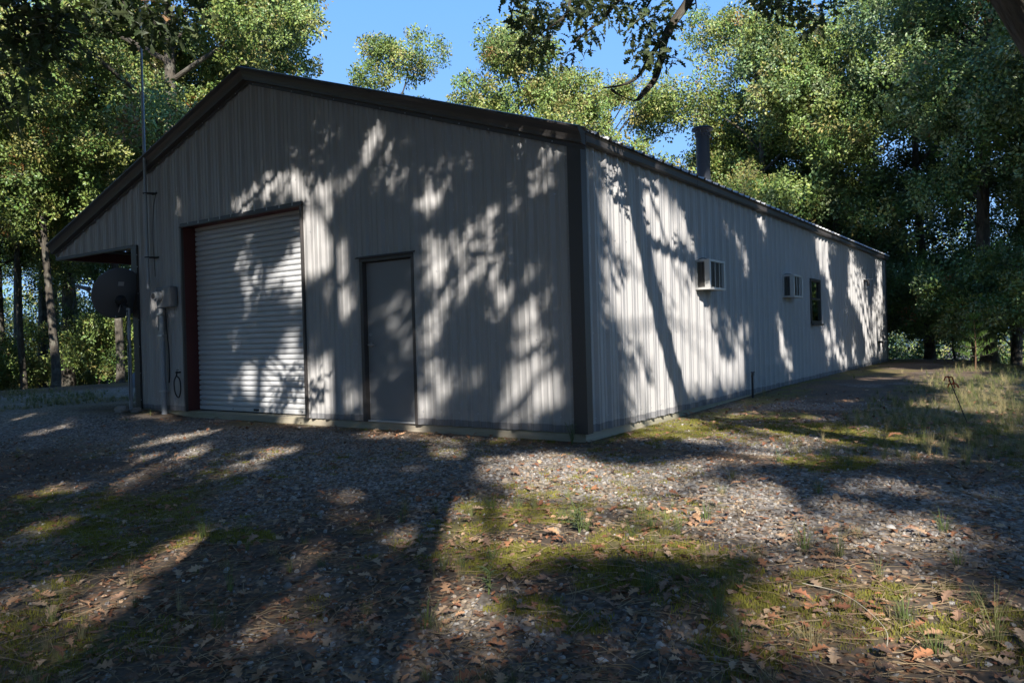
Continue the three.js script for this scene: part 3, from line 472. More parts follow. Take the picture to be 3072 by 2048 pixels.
// Where sun flecks lie: gaps in the crowns behind and beside the camera, given by where their light lands
// (centre and two half axes, in metres, on the end wall (x, y), the long wall (z, y) and the ground (x, z)).
const GABLE_GAPS=[[-0.44,2.69,0.24,-0.03,-0.01,-0.37],[-2.02,1.97,0.24,-0.02,-0.02,-0.42],[-0.42,0.71,0.21,-0,-0.01,-0.3],[-1.36,1.92,0.22,-0.02,-0.01,-0.26],[-0.89,1.39,0.2,-0.01,-0.01,-0.21],[-1.93,0.51,0.16,0,-0.01,-0.23],[-4.64,0.35,0.36,0.01,-0.02,-0.37],[-3.92,0.48,0.37,0,-0.02,-0.41],[-4.08,2.72,0.26,-0.03,-0.02,-0.35],[-5.03,3.23,0.87,0.11,0.15,-0.27],[-4.82,0.41,0.44,0.01,-0.02,-0.43],[-4.54,2.41,0.22,-0.02,-0.01,-0.24],[-3.92,0.36,0.38,-0.04,-0.1,-0.35],[-5.5,4.5,0.06,-0.01,-0.01,-0.11],[-3.97,4.24,0.12,-0.02,-0.01,-0.14],[-3.8,3.74,0.18,-0.03,-0.01,-0.15],[-4.55,3.85,0.15,-0.02,-0.01,-0.25],[-5.24,3.86,0.08,-0.01,-0.01,-0.16],[-5.48,3.17,0.87,0.09,0.12,-0.24],[-4.88,3.3,0.53,0.05,0.11,-0.23],[-4.5,3.37,0.22,-0.03,-0.01,-0.33],[-5.84,3.14,0.19,-0.02,-0.01,-0.1],[-4.42,3.12,0.18,-0.02,-0.01,-0.21],[-3.9,3.2,0.25,-0.04,-0.01,-0.15],[-3.94,2.88,0.19,-0.02,-0.01,-0.17],[-3.64,3.02,0.13,-0.02,-0.01,-0.17],[-4.04,2.6,0.17,-0.02,-0.01,-0.23],[-3.83,2.43,0.17,-0.02,-0.01,-0.17],[-4.15,2.23,0.09,-0.01,-0.01,-0.18],[-3.59,2.32,0.2,-0.02,-0.01,-0.23],[-3.71,1.73,0.38,-0.02,-0.02,-0.49],[-4.06,2.13,0.12,-0.01,-0.01,-0.24],[-4.05,0.48,0.27,0,-0.02,-0.44],[-3.71,0.25,0.3,-0.09,-0.19,-0.27],[-4.1,0.18,0.28,0.01,-0.01,-0.24],[-3.51,0.09,0.23,0.01,-0.01,-0.13],[-4.24,0.72,0.11,-0,-0.01,-0.18],[-3.06,3.36,0.17,-0.03,-0.01,-0.33],[-2.56,3.45,0.13,-0.02,-0.01,-0.23],[-2.81,3.77,0.1,-0.02,-0,-0.1],[-2.17,3.32,0.07,-0.01,-0,-0.1],[-1.74,3.19,0.12,-0.02,-0.01,-0.16],[-3.91,3.06,0.29,-0.04,-0.01,-0.23],[-2.84,2.98,0.14,-0.02,-0.01,-0.14],[-3.31,3.22,0.1,-0.01,-0.01,-0.12],[-2.44,2.76,0.21,-0.03,-0.01,-0.27],[-1.97,2.76,0.11,-0.01,-0.01,-0.19],[-1.55,2.75,0.17,-0.02,-0,-0.09],[-1.15,2.5,0.16,-0.02,-0,-0.11],[-1.36,3.17,0.14,-0.02,-0,-0.13],[-0.27,2.94,0.1,-0.02,-0.01,-0.35],[-0.52,2.84,0.13,-0.02,-0.01,-0.26],[-0.83,3.18,0.13,-0.02,-0,-0.14],[-2.08,2.18,0.18,-0.02,-0.01,-0.37],[-1.99,1.76,0.16,-0.01,-0.01,-0.16],[-2.29,2.04,0.08,-0.01,-0.01,-0.16],[-1.79,1.54,0.11,-0.01,-0,-0.13],[-1.97,1.29,0.15,-0.01,-0.01,-0.21],[-1.44,0.57,0.13,0,-0.01,-0.21],[-1.87,0.44,0.12,0,-0.01,-0.19],[-1.36,1.87,0.19,-0.01,-0.01,-0.24],[-1.48,2.23,0.16,-0.02,-0.01,-0.15],[-0.88,1.68,0.18,-0.01,-0.01,-0.21],[-0.35,2.02,0.15,-0.01,-0.01,-0.26],[-0.56,2.47,0.19,-0.02,-0,-0.12],[-0.47,0.9,0.2,-0,-0.01,-0.21],[-0.38,0.43,0.16,0,-0.01,-0.21],[-0.9,1,0.12,-0,-0.01,-0.17],[-2.16,0.87,0.12,-0,-0.01,-0.3],[-2.19,0.21,0.11,0,-0.01,-0.14],[-0.86,0.57,0.14,0,-0.01,-0.17],[-0.51,1.42,0.17,-0.01,-0.01,-0.16],[-1.04,2.09,0.12,-0.01,-0.01,-0.16],[-1.19,1.31,0.1,-0,-0,-0.12],[-0.75,0.23,0.14,0,-0,-0.12],[-1.17,0.27,0.11,0,-0,-0.11],[-2.55,1.61,0.09,-0.03,-0.06,-0.11],[-2.71,1.36,0.11,-0.03,-0.06,-0.15],[-3.1,1.46,0.09,-0,-0,-0.1],[-3.09,1.19,0.09,-0,-0,-0.09],[-2.6,0.93,0.14,-0.03,-0.09,-0.22],[-3.05,0.49,0.11,0,-0.01,-0.2],[-2.48,0.26,0.1,0,-0.01,-0.19],[-3.01,0.11,0.1,0,-0,-0.07],[-2.8,1.88,0.13,-0.01,-0,-0.07],[-4.93,2.14,0.21,-0.02,-0.01,-0.25],[-5.32,2.23,0.12,-0.01,-0.01,-0.16],[-5.62,2.26,0.1,-0.01,-0.01,-0.19],[-6.15,2.3,0.09,-0.01,-0.01,-0.17],[-4.47,1.92,0.16,-0.01,-0.01,-0.17],[-4.68,2.42,0.15,-0.01,-0,-0.07],[-4.45,2.49,0.14,-0.01,-0.01,-0.16],[-4.82,2.62,0.19,-0.02,-0,-0.06],[-5.91,1.69,0.13,-0.01,-0.01,-0.18],[-6.1,1.24,0.09,-0,-0,-0.09],[-4.86,1.58,0.13,-0.01,-0,-0.09],[-4.65,1.14,0.24,-0.01,-0.01,-0.23],[-4.98,1.09,0.17,-0,-0.01,-0.16],[-5.79,0.98,0.21,-0,-0.01,-0.17],[-5.39,0.65,0.24,0,-0.01,-0.32],[-5.97,0.59,0.17,0,-0.01,-0.24],[-4.77,0.47,0.39,0,-0.02,-0.37],[-4.62,0.72,0.24,-0,-0.01,-0.22],[-4.55,0.2,0.18,0,-0.01,-0.15],[-5.52,0.21,0.18,0,-0.01,-0.18],[-5.17,0.22,0.12,0,-0.01,-0.15],[-6.63,1.66,0.07,-0,-0.02,-0.34],[-6.71,2.41,0.07,-0.01,-0.01,-0.27],[-6.37,1.25,0.07,-0,-0.01,-0.11],[-6.41,0.45,0.07,0,-0.01,-0.16],[-8.15,3.04,0.23,-0.02,-0.01,-0.19],[-7.48,3.6,0.15,-0.02,-0.01,-0.21],[-7.04,3.12,0.12,-0.01,-0.01,-0.11],[-7.44,3.24,0.17,-0.02,-0.01,-0.28],[-8.11,3.32,0.1,-0.01,-0.01,-0.22],[-7.73,2.42,0.1,-0.01,-0.01,-0.14],[-8.18,1.3,0.13,-0,-0.01,-0.26],[-7.65,1.57,0.15,-0.01,-0.01,-0.21],[-7.53,0.86,0.12,-0,-0.01,-0.1],[-8.29,1.74,0.11,-0,-0.01,-0.15],[-9.85,3.22,0.12,-0.01,-0.01,-0.15],[-8.97,3.12,0.11,-0.01,-0.01,-0.09],[-8.81,3.48,0.11,-0.01,-0.01,-0.15],[-5.93,2.54,0.13,-0.01,-0.01,-0.12],[-5.74,2.01,0.1,-0.01,-0.01,-0.13],[-5.35,1.6,0.08,-0,-0,-0.06],[-5.43,1.99,0.06,-0,-0,-0.06]];
const SIDE_GAPS=[[-1.1,2.74,-0.52,0.08,0.02,-0.34],[-0.38,2.69,-0.14,0.02,0.02,-0.29],[-2.48,2.43,-0.54,0.06,0.03,-0.4],[-3.3,1.05,-0.27,-0,0.04,-0.55],[-1.77,1.92,-0.68,0.06,-0.11,-1.02],[-2.66,0.82,-0.72,-0,-0.1,-0.88],[-0.86,2.46,-0.29,0.05,-0.09,-0.54],[-2.06,0.28,-0.87,-0.06,0.03,-0.38],[-0.98,0.77,-0.23,0,-0.1,-0.61],[-0.6,1.65,-0.15,0.01,-0.07,-0.43],[-0.3,0.65,-0.12,-0.01,0.02,-0.42],[-3.19,1.77,-0.16,0.01,0.03,-0.48],[-3.77,0.41,-0.55,-0.02,-0.06,-0.51],[-4.9,0.21,-0.56,-0.04,0.03,-0.34],[-0.99,2.78,-0.25,0.04,0.01,-0.25],[-1.43,2.42,-0.43,0.05,0.04,-0.58],[-2.19,2.4,-0.34,0.03,0.03,-0.39],[-0.63,2.04,-0.1,0.01,0.02,-0.29],[-1.04,1.67,-0.18,0.01,0.02,-0.3],[-2,1.5,-0.47,0.01,0.04,-0.6],[-2.53,1.05,-0.55,-0.01,0.04,-0.63],[-2.07,0.5,-0.62,-0.03,0.03,-0.5],[-1,1.07,-0.18,-0,0.02,-0.4],[-1.07,0.36,-0.3,-0.02,0.02,-0.3],[-0.4,1.64,-0.14,0.01,0.01,-0.22],[-0.27,1.07,-0.1,-0,0.01,-0.23],[-0.28,0.42,-0.12,-0.01,0.01,-0.23],[-2.93,0.34,-0.42,-0.03,0.02,-0.35],[-1.66,0.15,-0.39,-0.03,0.02,-0.27],[-2.52,1.97,-0.33,0.02,0.02,-0.35],[-0.86,2.36,-0.13,0.01,0.02,-0.3],[-1.51,1.85,-0.25,0.02,0.02,-0.26],[-0.26,2.53,-0.08,0.01,0.01,-0.24],[-0.32,2.02,-0.08,0.01,0.01,-0.14],[-1.57,0.85,-0.18,-0,0.02,-0.26],[-3.42,0.43,-0.27,-0.02,0.02,-0.28],[-3.82,1.17,-0.29,0,0.02,-0.29],[-14.26,2.04,-1.28,0.07,-0.31,-0.78],[-17.52,0.53,-0.96,-0.02,0.2,-1.39],[-15.68,0.74,-1.03,0.01,-0.66,-1.1],[-17.47,2.68,-0.66,0.04,0.09,-0.64],[-13.38,2.58,-0.47,0.03,0.05,-0.41],[-10.74,2.48,-0.58,0.04,0.05,-0.46],[-12.72,1.62,-0.29,0.01,0.06,-0.5],[-11.23,1.71,-0.3,0.01,0.04,-0.39],[-11.12,0.67,-0.6,-0.01,0.06,-0.54],[-10.63,0.32,-0.49,-0.02,0.03,-0.28],[-10.24,1.08,-0.27,-0,0.03,-0.26],[-12.27,0.25,-0.43,-0.02,0.03,-0.29],[-6.4,2.66,-0.23,0.02,0.04,-0.42],[-5.21,2.29,-0.24,0.02,0.03,-0.32],[-5.45,2.01,-0.2,0.01,0.02,-0.24],[-7.37,2.24,-0.23,0.01,0.02,-0.19],[-7.04,1.42,-0.19,0,0.02,-0.19],[-7.1,1.11,-0.25,-0,0.03,-0.3],[-7.23,0.76,-0.28,-0.01,0.03,-0.32],[-7.77,0.39,-0.3,-0.01,0.04,-0.37],[-5.38,1.12,-0.34,-0,0.03,-0.33],[-6.32,0.88,-0.18,-0,0.03,-0.34],[-5.35,0.71,-0.27,-0.01,0.03,-0.32],[-4.68,0.83,-0.24,-0.01,0.04,-0.54],[-4.08,1.22,-0.22,0,0.02,-0.27],[-4.47,0.37,-0.4,-0.02,0.03,-0.33],[-6.86,0.24,-0.19,-0.01,0.02,-0.28],[-6.01,2.94,-0.19,0.02,0.02,-0.27],[-4.88,2.54,-0.17,0.02,0.02,-0.21],[-4.3,2.61,-0.15,0.02,0.01,-0.2],[-10.19,2.75,-0.31,0.02,0.03,-0.28],[-11.85,2.99,-0.32,0.03,0.03,-0.3],[-15.22,3.27,-0.43,0.04,0.04,-0.28],[-16.58,1.66,-0.68,0.01,0.08,-0.61],[-14.8,0.02,-0.84,-0.04,0.04,-0.27],[-13.5,0.63,-0.37,-0.01,0.05,-0.43],[-3.39,2.27,-0.13,0.01,0.01,-0.19],[-3.67,2.67,-0.12,0.01,0.01,-0.19]];
const GROUND_GAPS=[[2.26,-1.54,0.48,0.19,0.09,0.49],[1.83,-0.7,0.34,-0.14,0.1,0.36],[3.02,-0.37,0.25,-0.11,0.04,0.33],[2.9,0.92,0.24,-0.11,0.04,0.23],[3.43,0.68,0.18,-0.08,0.02,0.21],[1.43,0.59,0.24,-0.1,0.1,0.26],[3.12,-6.45,0.65,-0.26,0.16,2.5],[2.04,-11.27,0.85,-0.18,0.24,2.27],[0.15,-1.31,0.37,-0.99,0.37,0.78],[2.25,1.88,0.36,-0.15,0.11,0.33],[2.84,2.52,0.32,0.01,0.05,0.24],[2.29,2.41,0.26,-0.11,0.09,0.24],[3.26,2.25,0.2,0.06,0.02,0.18],[3.21,3.23,0.16,-0.01,0.02,0.13],[3.58,3.4,0.17,-0.02,0.01,0.11],[3.71,2.99,0.11,-0.05,0.01,0.11],[2.99,3.64,0.11,-0.06,0.03,0.11],[1.96,2.24,0.23,-0.1,0.09,0.21],[0.62,1.24,0.45,-0.18,0.22,0.38],[-0.15,1.34,0.23,-0.09,0.24,0.34],[3.34,3.65,0.12,-0.06,0.02,0.09],[3.66,2.16,0.12,-0.05,0.01,0.12],[3.58,1.31,0.14,-0.06,0.01,0.14],[0.11,1.01,0.42,-0.17,0.24,0.37],[0.26,1.66,0.28,-0.11,0.25,0.36],[0.83,1.61,0.26,-0.1,0.16,0.28],[0.93,2.03,0.28,-0.11,0.14,0.24],[-1.95,0.16,0.49,-0.2,0.37,0.43],[-1,0.16,0.23,-0.1,0.19,0.27],[-2.57,0.41,0.36,-0.14,0.31,0.32],[-0.74,2.71,0.16,-0.06,0.13,0.12],[-1,1.07,0.22,-0.08,0.22,0.26],[-0.94,1.83,0.24,-0.09,0.13,0.14],[-4.48,-0.01,0.37,-0.14,0.34,0.28],[1.26,3.34,-0.02,-0.35,0.2,0.18],[1.45,3.68,0.04,-0.3,0.14,0.14],[1.2,3.06,0.18,-0.08,0.14,0.2],[1.57,3.95,0.16,-0.08,0.1,0.13],[1.61,3.74,0.06,-0.03,0.05,0.08],[1.67,2.95,0.17,-0.07,0.1,0.18],[1.23,2.65,0.22,-0.09,0.14,0.23],[0.86,2.52,0.21,-0.08,0.11,0.16],[1.73,4.15,0.11,-0.05,0.07,0.09],[1.73,4.45,0.07,-0.04,0.05,0.06],[0.52,2.94,0.07,-0.03,0.22,0.26],[0.65,3.48,0.06,-0.03,0.14,0.15],[1.38,1.39,0.22,-0.09,0.13,0.29],[1.79,1.82,0.2,-0.08,0.1,0.24],[1.58,2.04,0.14,-0.06,0.1,0.2],[2.11,2.38,0.22,-0.09,0.09,0.21],[2.07,2.78,0.14,-0.06,0.06,0.13],[2.35,2.65,0.14,-0.06,0.05,0.14],[2.16,1.4,0.23,-0.09,0.12,0.38],[2.19,2.37,0.15,-0.06,0.11,0.29],[2.62,2.34,0.23,-0.1,0.06,0.21],[2.99,1.78,0.22,0.09,0.03,0.25],[3.39,1.85,0.1,-0.04,0.02,0.16],[2.95,2.85,0.11,-0.05,0.03,0.13],[3.31,3,0.19,-0.09,0.02,0.14],[3.53,3.13,0.16,-0.08,0.01,0.14],[3.41,3.44,0.17,-0.08,0.02,0.11],[3.67,3.48,0.13,-0.07,0.01,0.14],[3.16,3.76,0.1,-0.05,0.02,0.07],[3.82,3.6,0.07,-0.03,0,0.11],[2.51,2.75,0.11,-0.05,0.03,0.1],[3.14,2.77,0.1,-0.04,0.02,0.09],[3.36,2.6,0.1,-0.04,0.01,0.08],[2.88,3.49,0.1,-0.05,0.04,0.12],[2.87,3.75,0.11,-0.06,0.03,0.08],[3.31,3.75,0.09,-0.04,0.01,0.07],[0.28,-1.78,0.37,-0.65,0.22,0.51],[0.16,-0.71,0.27,-0.11,0.18,0.37],[0.57,-2.82,0.33,-0.58,0.18,0.51],[0.97,-0.85,0.37,-0.15,0.16,0.42],[1.43,-1.78,0.35,-0.13,0.1,0.35],[1.54,-2.89,0.38,-0.12,0.08,0.33],[2.13,-1.15,0.27,-0.11,0.07,0.29],[2.37,-2.13,0.25,-0.09,0.05,0.31],[1.83,-0.1,0.28,-0.13,0.09,0.29],[2.36,0.18,0.19,-0.09,0.04,0.19],[0.94,-13.01,0.55,-0.02,0.17,1.13],[1.06,-9.62,0.39,-0.05,0.12,0.67],[2.33,-8.53,0.46,-0.08,0.12,1.18],[3.11,-5.76,0.41,-0.1,0.1,1.45],[3.6,-3.56,0.17,-0.05,0.04,1.28],[2.28,-13.07,0.57,-0.41,0.15,1.76],[3.3,-8.77,0.31,-0.33,0.08,1.89],[2.47,-4.69,0.2,-0.05,0.05,0.42],[1.56,-5.06,0.28,-0.07,0.07,0.35],[3.06,-1.53,0.22,-0.09,0.04,0.35],[3.57,-0.88,0.16,-0.07,0.01,0.3],[-8.01,1.69,-0.22,-0.47,0.27,0.11],[-10.55,0.87,-0.26,-0.32,0.25,0.1],[-3.22,3.03,-0.01,-0.22,0.16,0.08],[-3.6,3.71,0.07,-0.19,0.16,0.06],[-2.24,4.27,-0.01,-0.19,0.24,0.09],[-0.83,3.9,0.09,-0.21,0.23,0.13],[-0.66,4.22,-0.05,-0.2,0.24,0.11],[-0.79,3.65,0.1,-0.04,0.11,0.08],[0.06,3.83,0.16,-0.07,0.12,0.1],[-5.19,1.56,-0.07,-0.34,0.21,0.12],[-5.16,0.97,0.04,-0.37,0.35,0.22],[-4.03,2.28,0.12,-0.26,0.23,0.13],[-3.45,2.39,0.18,-0.06,0.16,0.1],[-2.51,2.34,0.07,-0.2,0.15,0.1],[-2.86,1.64,0.12,-0.29,0.25,0.19],[-7.9,0.23,-0.07,-0.28,0.4,0.23],[-6.42,-0.11,-0.06,-0.35,0.36,0.24],[-0.94,4.89,0.08,-0.11,0.08,0.03],[-0.4,4.69,0.02,-0.1,0.1,0.05],[0.86,4.51,0.1,-0.05,0.07,0.06],[0.95,4.73,0.08,-0.09,0.05,0.03],[-0.23,3.14,0.13,-0.05,0.1,0.1],[-1.37,3.21,0.11,-0.04,0.07,0.05],[-0.11,4.92,0.09,-0.04,0.05,0.02]];
const HANG_MID=[[0.05,4.05,0.94,0.18,0.16],[-0.08,3.97,0.67,0.1,0.13],[-0.28,3.91,0.44,0.08,0.12],[0.22,3.73,0.64,0.08,0.06],[0.05,4.21,0.39,0.2,0.12],[0.54,4.01,0.6,0.18,0.1],[0.42,4.27,0.31,0.29,0.07],[0.71,4.28,-0.25,0.2,0.13],[0.84,3.93,0.21,0.09,0.1],[0.9,4.08,-0.2,0.07,0.07],[0.99,3.7,0.28,0.09,0.08],[0.95,3.71,-0.05,0.06,0.06],[0.16,4.09,0.13,0.07,0.06],[-0.15,4.26,0.9,0.05,0.03],[0.51,4.29,0.07,0.13,0.07],[0.94,3.61,0.32,0.06,0.05],[0.18,4.29,0.48,0.23,0.05]];
const HANG_RIGHT=[[2.0,4.1,-0.43,0.26,0.09],[2.16,4.17,-0.91,0.23,0.12],[1.7,4.39,-0.95,0.16,0.04],[2.14,3.94,-0.71,0.08,0.1]];
const HANG_LEFT=[[-2.24,3.52,4.39,0.29,0.18],[-2.32,3.49,4.08,0.13,0.13],[-2.97,3.46,4.17,0.13,0.12],[-2.5,3.06,4.39,0.09,0.09],[-1.94,3.76,3.63,0.21,0.1],[-1.39,3.41,3.79,0.1,0.09],[-2.06,3.74,3.89,0.24,0.06],[-2.68,3.42,3.96,0.1,0.07],[-2.39,3.44,4.31,0.18,0.1],[-1.97,3.64,3.65,0.09,0.08],[-1.31,3.54,3.73,0.09,0.08],[-2.68,2.93,4.33,0.05,0.05]];
const LIMB_PATHS=[[[1.29,4.58,-0.29],[1.17,4.29,-0.21],[0.98,3.96,-0.07],[0.93,3.74,-0.04],[0.88,3.53,-0.0],[0.78,3.39,0.07],[0.72,3.32,0.11],[0.59,3.38,0.2],[0.52,3.44,0.25]],[[0.98,3.96,-0.07],[0.84,3.74,0.02],[0.74,3.55,0.1],[0.62,3.48,0.18],[0.45,3.45,0.3]],[[0.75,4.5,0.08],[0.56,4.26,0.22],[0.47,4.13,0.28],[0.34,4.01,0.38],[0.23,3.9,0.45]],[[0.29,4.47,0.53],[0.23,4.15,0.57],[0.07,4.0,0.69],[-0.04,3.9,0.76]],[[1.21,4.35,-0.24],[1.22,4.22,-0.25],[1.17,4.11,-0.21]],[[0.89,4.54,-0.14],[0.75,4.15,-0.04],[0.89,3.85,-0.14]]];

const inGap = (list, a, b, s) => list.some(([cx, cy, ux, uy, vx, vy]) => { const dx = a - cx, dy = b - cy, det = ux * vy - uy * vx, p = (dx * vy - dy * vx) / det, q = (ux * dy - uy * dx) / det; return Math.sqrt(p * p + q * q) < 1 + (0.04 + (list === GROUND_GAPS ? 0.0055 : 0.0042) * s) / Math.sqrt(Math.abs(det)); });
function lightLands(p) {                                   // does sunlight grazing p go on to land in one of the flecks?
  let best = null;
  if (p.z > 0) { const s = p.z / SUN.z, x = p.x - s * SUN.x, y = p.y - s * SUN.y; if (x < 0.05 && x > -PORCH && y > (x < -WID ? 2.7 : -0.05) && y < roofY(x) + 0.05) best = [s, GABLE_GAPS, x, y]; }
  if (p.x > 0) { const s = p.x / SUN.x, z = p.z - s * SUN.z, y = p.y - s * SUN.y; if (z < 0.05 && z > -LEN && y > -0.05 && y < 3.15 && (!best || s < best[0])) best = [s, SIDE_GAPS, z, y]; }
  { const s = (p.y - 3.173 + 0.334 * p.x) / (SUN.y + 0.334 * SUN.x), x = p.x - s * SUN.x, z = p.z - s * SUN.z; if (s > 0 && x > -5.4 && x < 0.12 && z > -LEN && z < 0.1) return x > -1.6; }   // the lower roof slope catches the sun
  if (!best && p.x > -22) { const s = (p.x + 23) / SUN.x, z = p.z - s * SUN.z, y = p.y - s * SUN.y; if (y > 0.6 && z > -18 && z < 2) return true; }   // the woods beyond the drive stand in sun
  if (!best) { let s = (p.y + 0.3) / SUN.y; for (let i = 0; i < 3; i++) s = (p.y - land(p.x - s * SUN.x, p.z - s * SUN.z)) / SUN.y; best = [s, GROUND_GAPS, p.x - s * SUN.x, p.z - s * SUN.z]; }
  return inGap(best[1], best[2], best[3], best[0]);
}
const eye = new THREE.Vector3();
const ahead = (p, m) => { eye.copy(p).applyMatrix4(camera.matrixWorldInverse); return eye.z < 0.4 && Math.abs(eye.x) < -eye.z * (0.67 + m) + 0.25 && Math.abs(eye.y) < -eye.z * (0.447 + m) + 0.25; };
camera.matrixWorldInverse.copy(camera.matrixWorld).invert();
const offStage = (p, R) => p.distanceTo(camera.position) > 2.2 && !ahead(p, 0.02) && (!lightLands(p) || R() < 0.002);

// trees round the camera: their crowns and trunks throw the dappled shade
const shadeTree = (x, z, cx, cy, cz, rx, ry, n, r, seed, label) => tree({ name: 'shade_oak', label, group: 'oaks standing behind and beside the viewpoint', x, z, h: cy + ry, cy: cy - land(x, z), rx, ry, rc: 1.25, r, n, seed, lean: [(cx - x) / 0.8, (cz - z) / 0.8], spray: 'shade', pal: 'oak', keep: offStage, limbs: 9, extra: 34 });
const BEHIND = 'tall oak standing behind the viewpoint, casting dappled shade';
shadeTree(-5.5, 9.2, -3.6, 8.0, 5.6, 5.0, 2.9, 6500, 0.24, 101, 'spreading oak left of the viewpoint with twigs hanging at the top left');
shadeTree(4.05, 9.85, 3.9, 11.2, 9.6, 4.6, 3.6, 5200, 0.22, 102, BEHIND);
shadeTree(6.28, 11.0, 8.2, 12.3, 11.0, 4.4, 4.0, 5200, 0.15, 103, BEHIND);
shadeTree(9.4, -1.6, 7.3, 8.4, -1.2, 3.8, 3.2, 4200, 0.2, 105, 'oak standing right of the viewpoint beyond the bank');
shadeTree(9.0, -8.4, 6.4, 8.4, -7.6, 3.8, 3.4, 4200, 0.2, 106, 'oak standing right of the viewpoint beyond the bank');
shadeTree(-8.5, 14.5, -6.5, 11.2, 12.0, 5.2, 4.0, 4800, 0.25, 107, BEHIND);
shadeTree(0.5, 16.5, 0.3, 13.2, 15.5, 5.0, 4.2, 4800, 0.22, 108, BEHIND);
shadeTree(8.6, 17.5, 8.2, 13.0, 17.0, 5.0, 4.4, 4800, 0.22, 109, BEHIND);
shadeTree(14.5, 14.0, 13.6, 12.5, 14.0, 5.0, 4.4, 4800, 0.22, 110, BEHIND);
shadeTree(13.5, 5.0, 12.0, 10.5, 5.0, 4.2, 4.0, 4200, 0.2, 111, 'oak standing right of the viewpoint beyond the bank');
shadeTree(-15.5, 8.5, -13.5, 9.5, 6.5, 4.6, 3.8, 4200, 0.22, 112, 'spreading oak beside the drive, left of the viewpoint');
shadeTree(-11.5, 13.0, -9.5, 13.5, 9.0, 5.5, 3.6, 5200, 0.22, 113, BEHIND);
shadeTree(-1.5, 12.2, -1.6, 14.5, 10.0, 5.2, 3.2, 5200, 0.2, 114, BEHIND);
shadeTree(11.2, 8.4, 9.6, 14.5, 7.0, 5.0, 3.6, 5200, 0.2, 115, BEHIND);
shadeTree(11.5, -5.2, 9.5, 13.0, -4.0, 4.6, 4.2, 4600, 0.2, 116, 'oak standing right of the viewpoint beyond the bank');
shadeTree(5.0, 14.2, 4.6, 16.5, 12.5, 5.4, 3.6, 5200, 0.2, 117, BEHIND);
shadeTree(-5.0, 18.5, -5.0, 14.5, 16.5, 5.6, 4.2, 4800, 0.2, 118, BEHIND);
shadeTree(15.5, 20.5, 14.0, 13.2, 19.5, 5.0, 4.4, 4800, 0.22, 123, BEHIND);
shadeTree(19.0, 15.5, 18.0, 14.0, 16.0, 5.0, 4.6, 4600, 0.22, 124, BEHIND);
shadeTree(-10.5, 7.6, -8.6, 12.5, 5.0, 4.6, 3.6, 5200, 0.2, 119, 'spreading oak beside the drive, left of the viewpoint');
shadeTree(-19.0, 5.0, -17.0, 11.0, 3.0, 5.0, 4.6, 4600, 0.22, 120, 'spreading oak beside the drive, left of the viewpoint');
shadeTree(-17.0, 13.5, -15.5, 12.0, 11.5, 5.0, 4.6, 4600, 0.22, 121, 'spreading oak beside the drive, left of the viewpoint');
shadeTree(1.8, 11.8, 0.5, 17.5, 6.5, 5.4, 3.0, 5200, 0.2, 122, BEHIND);
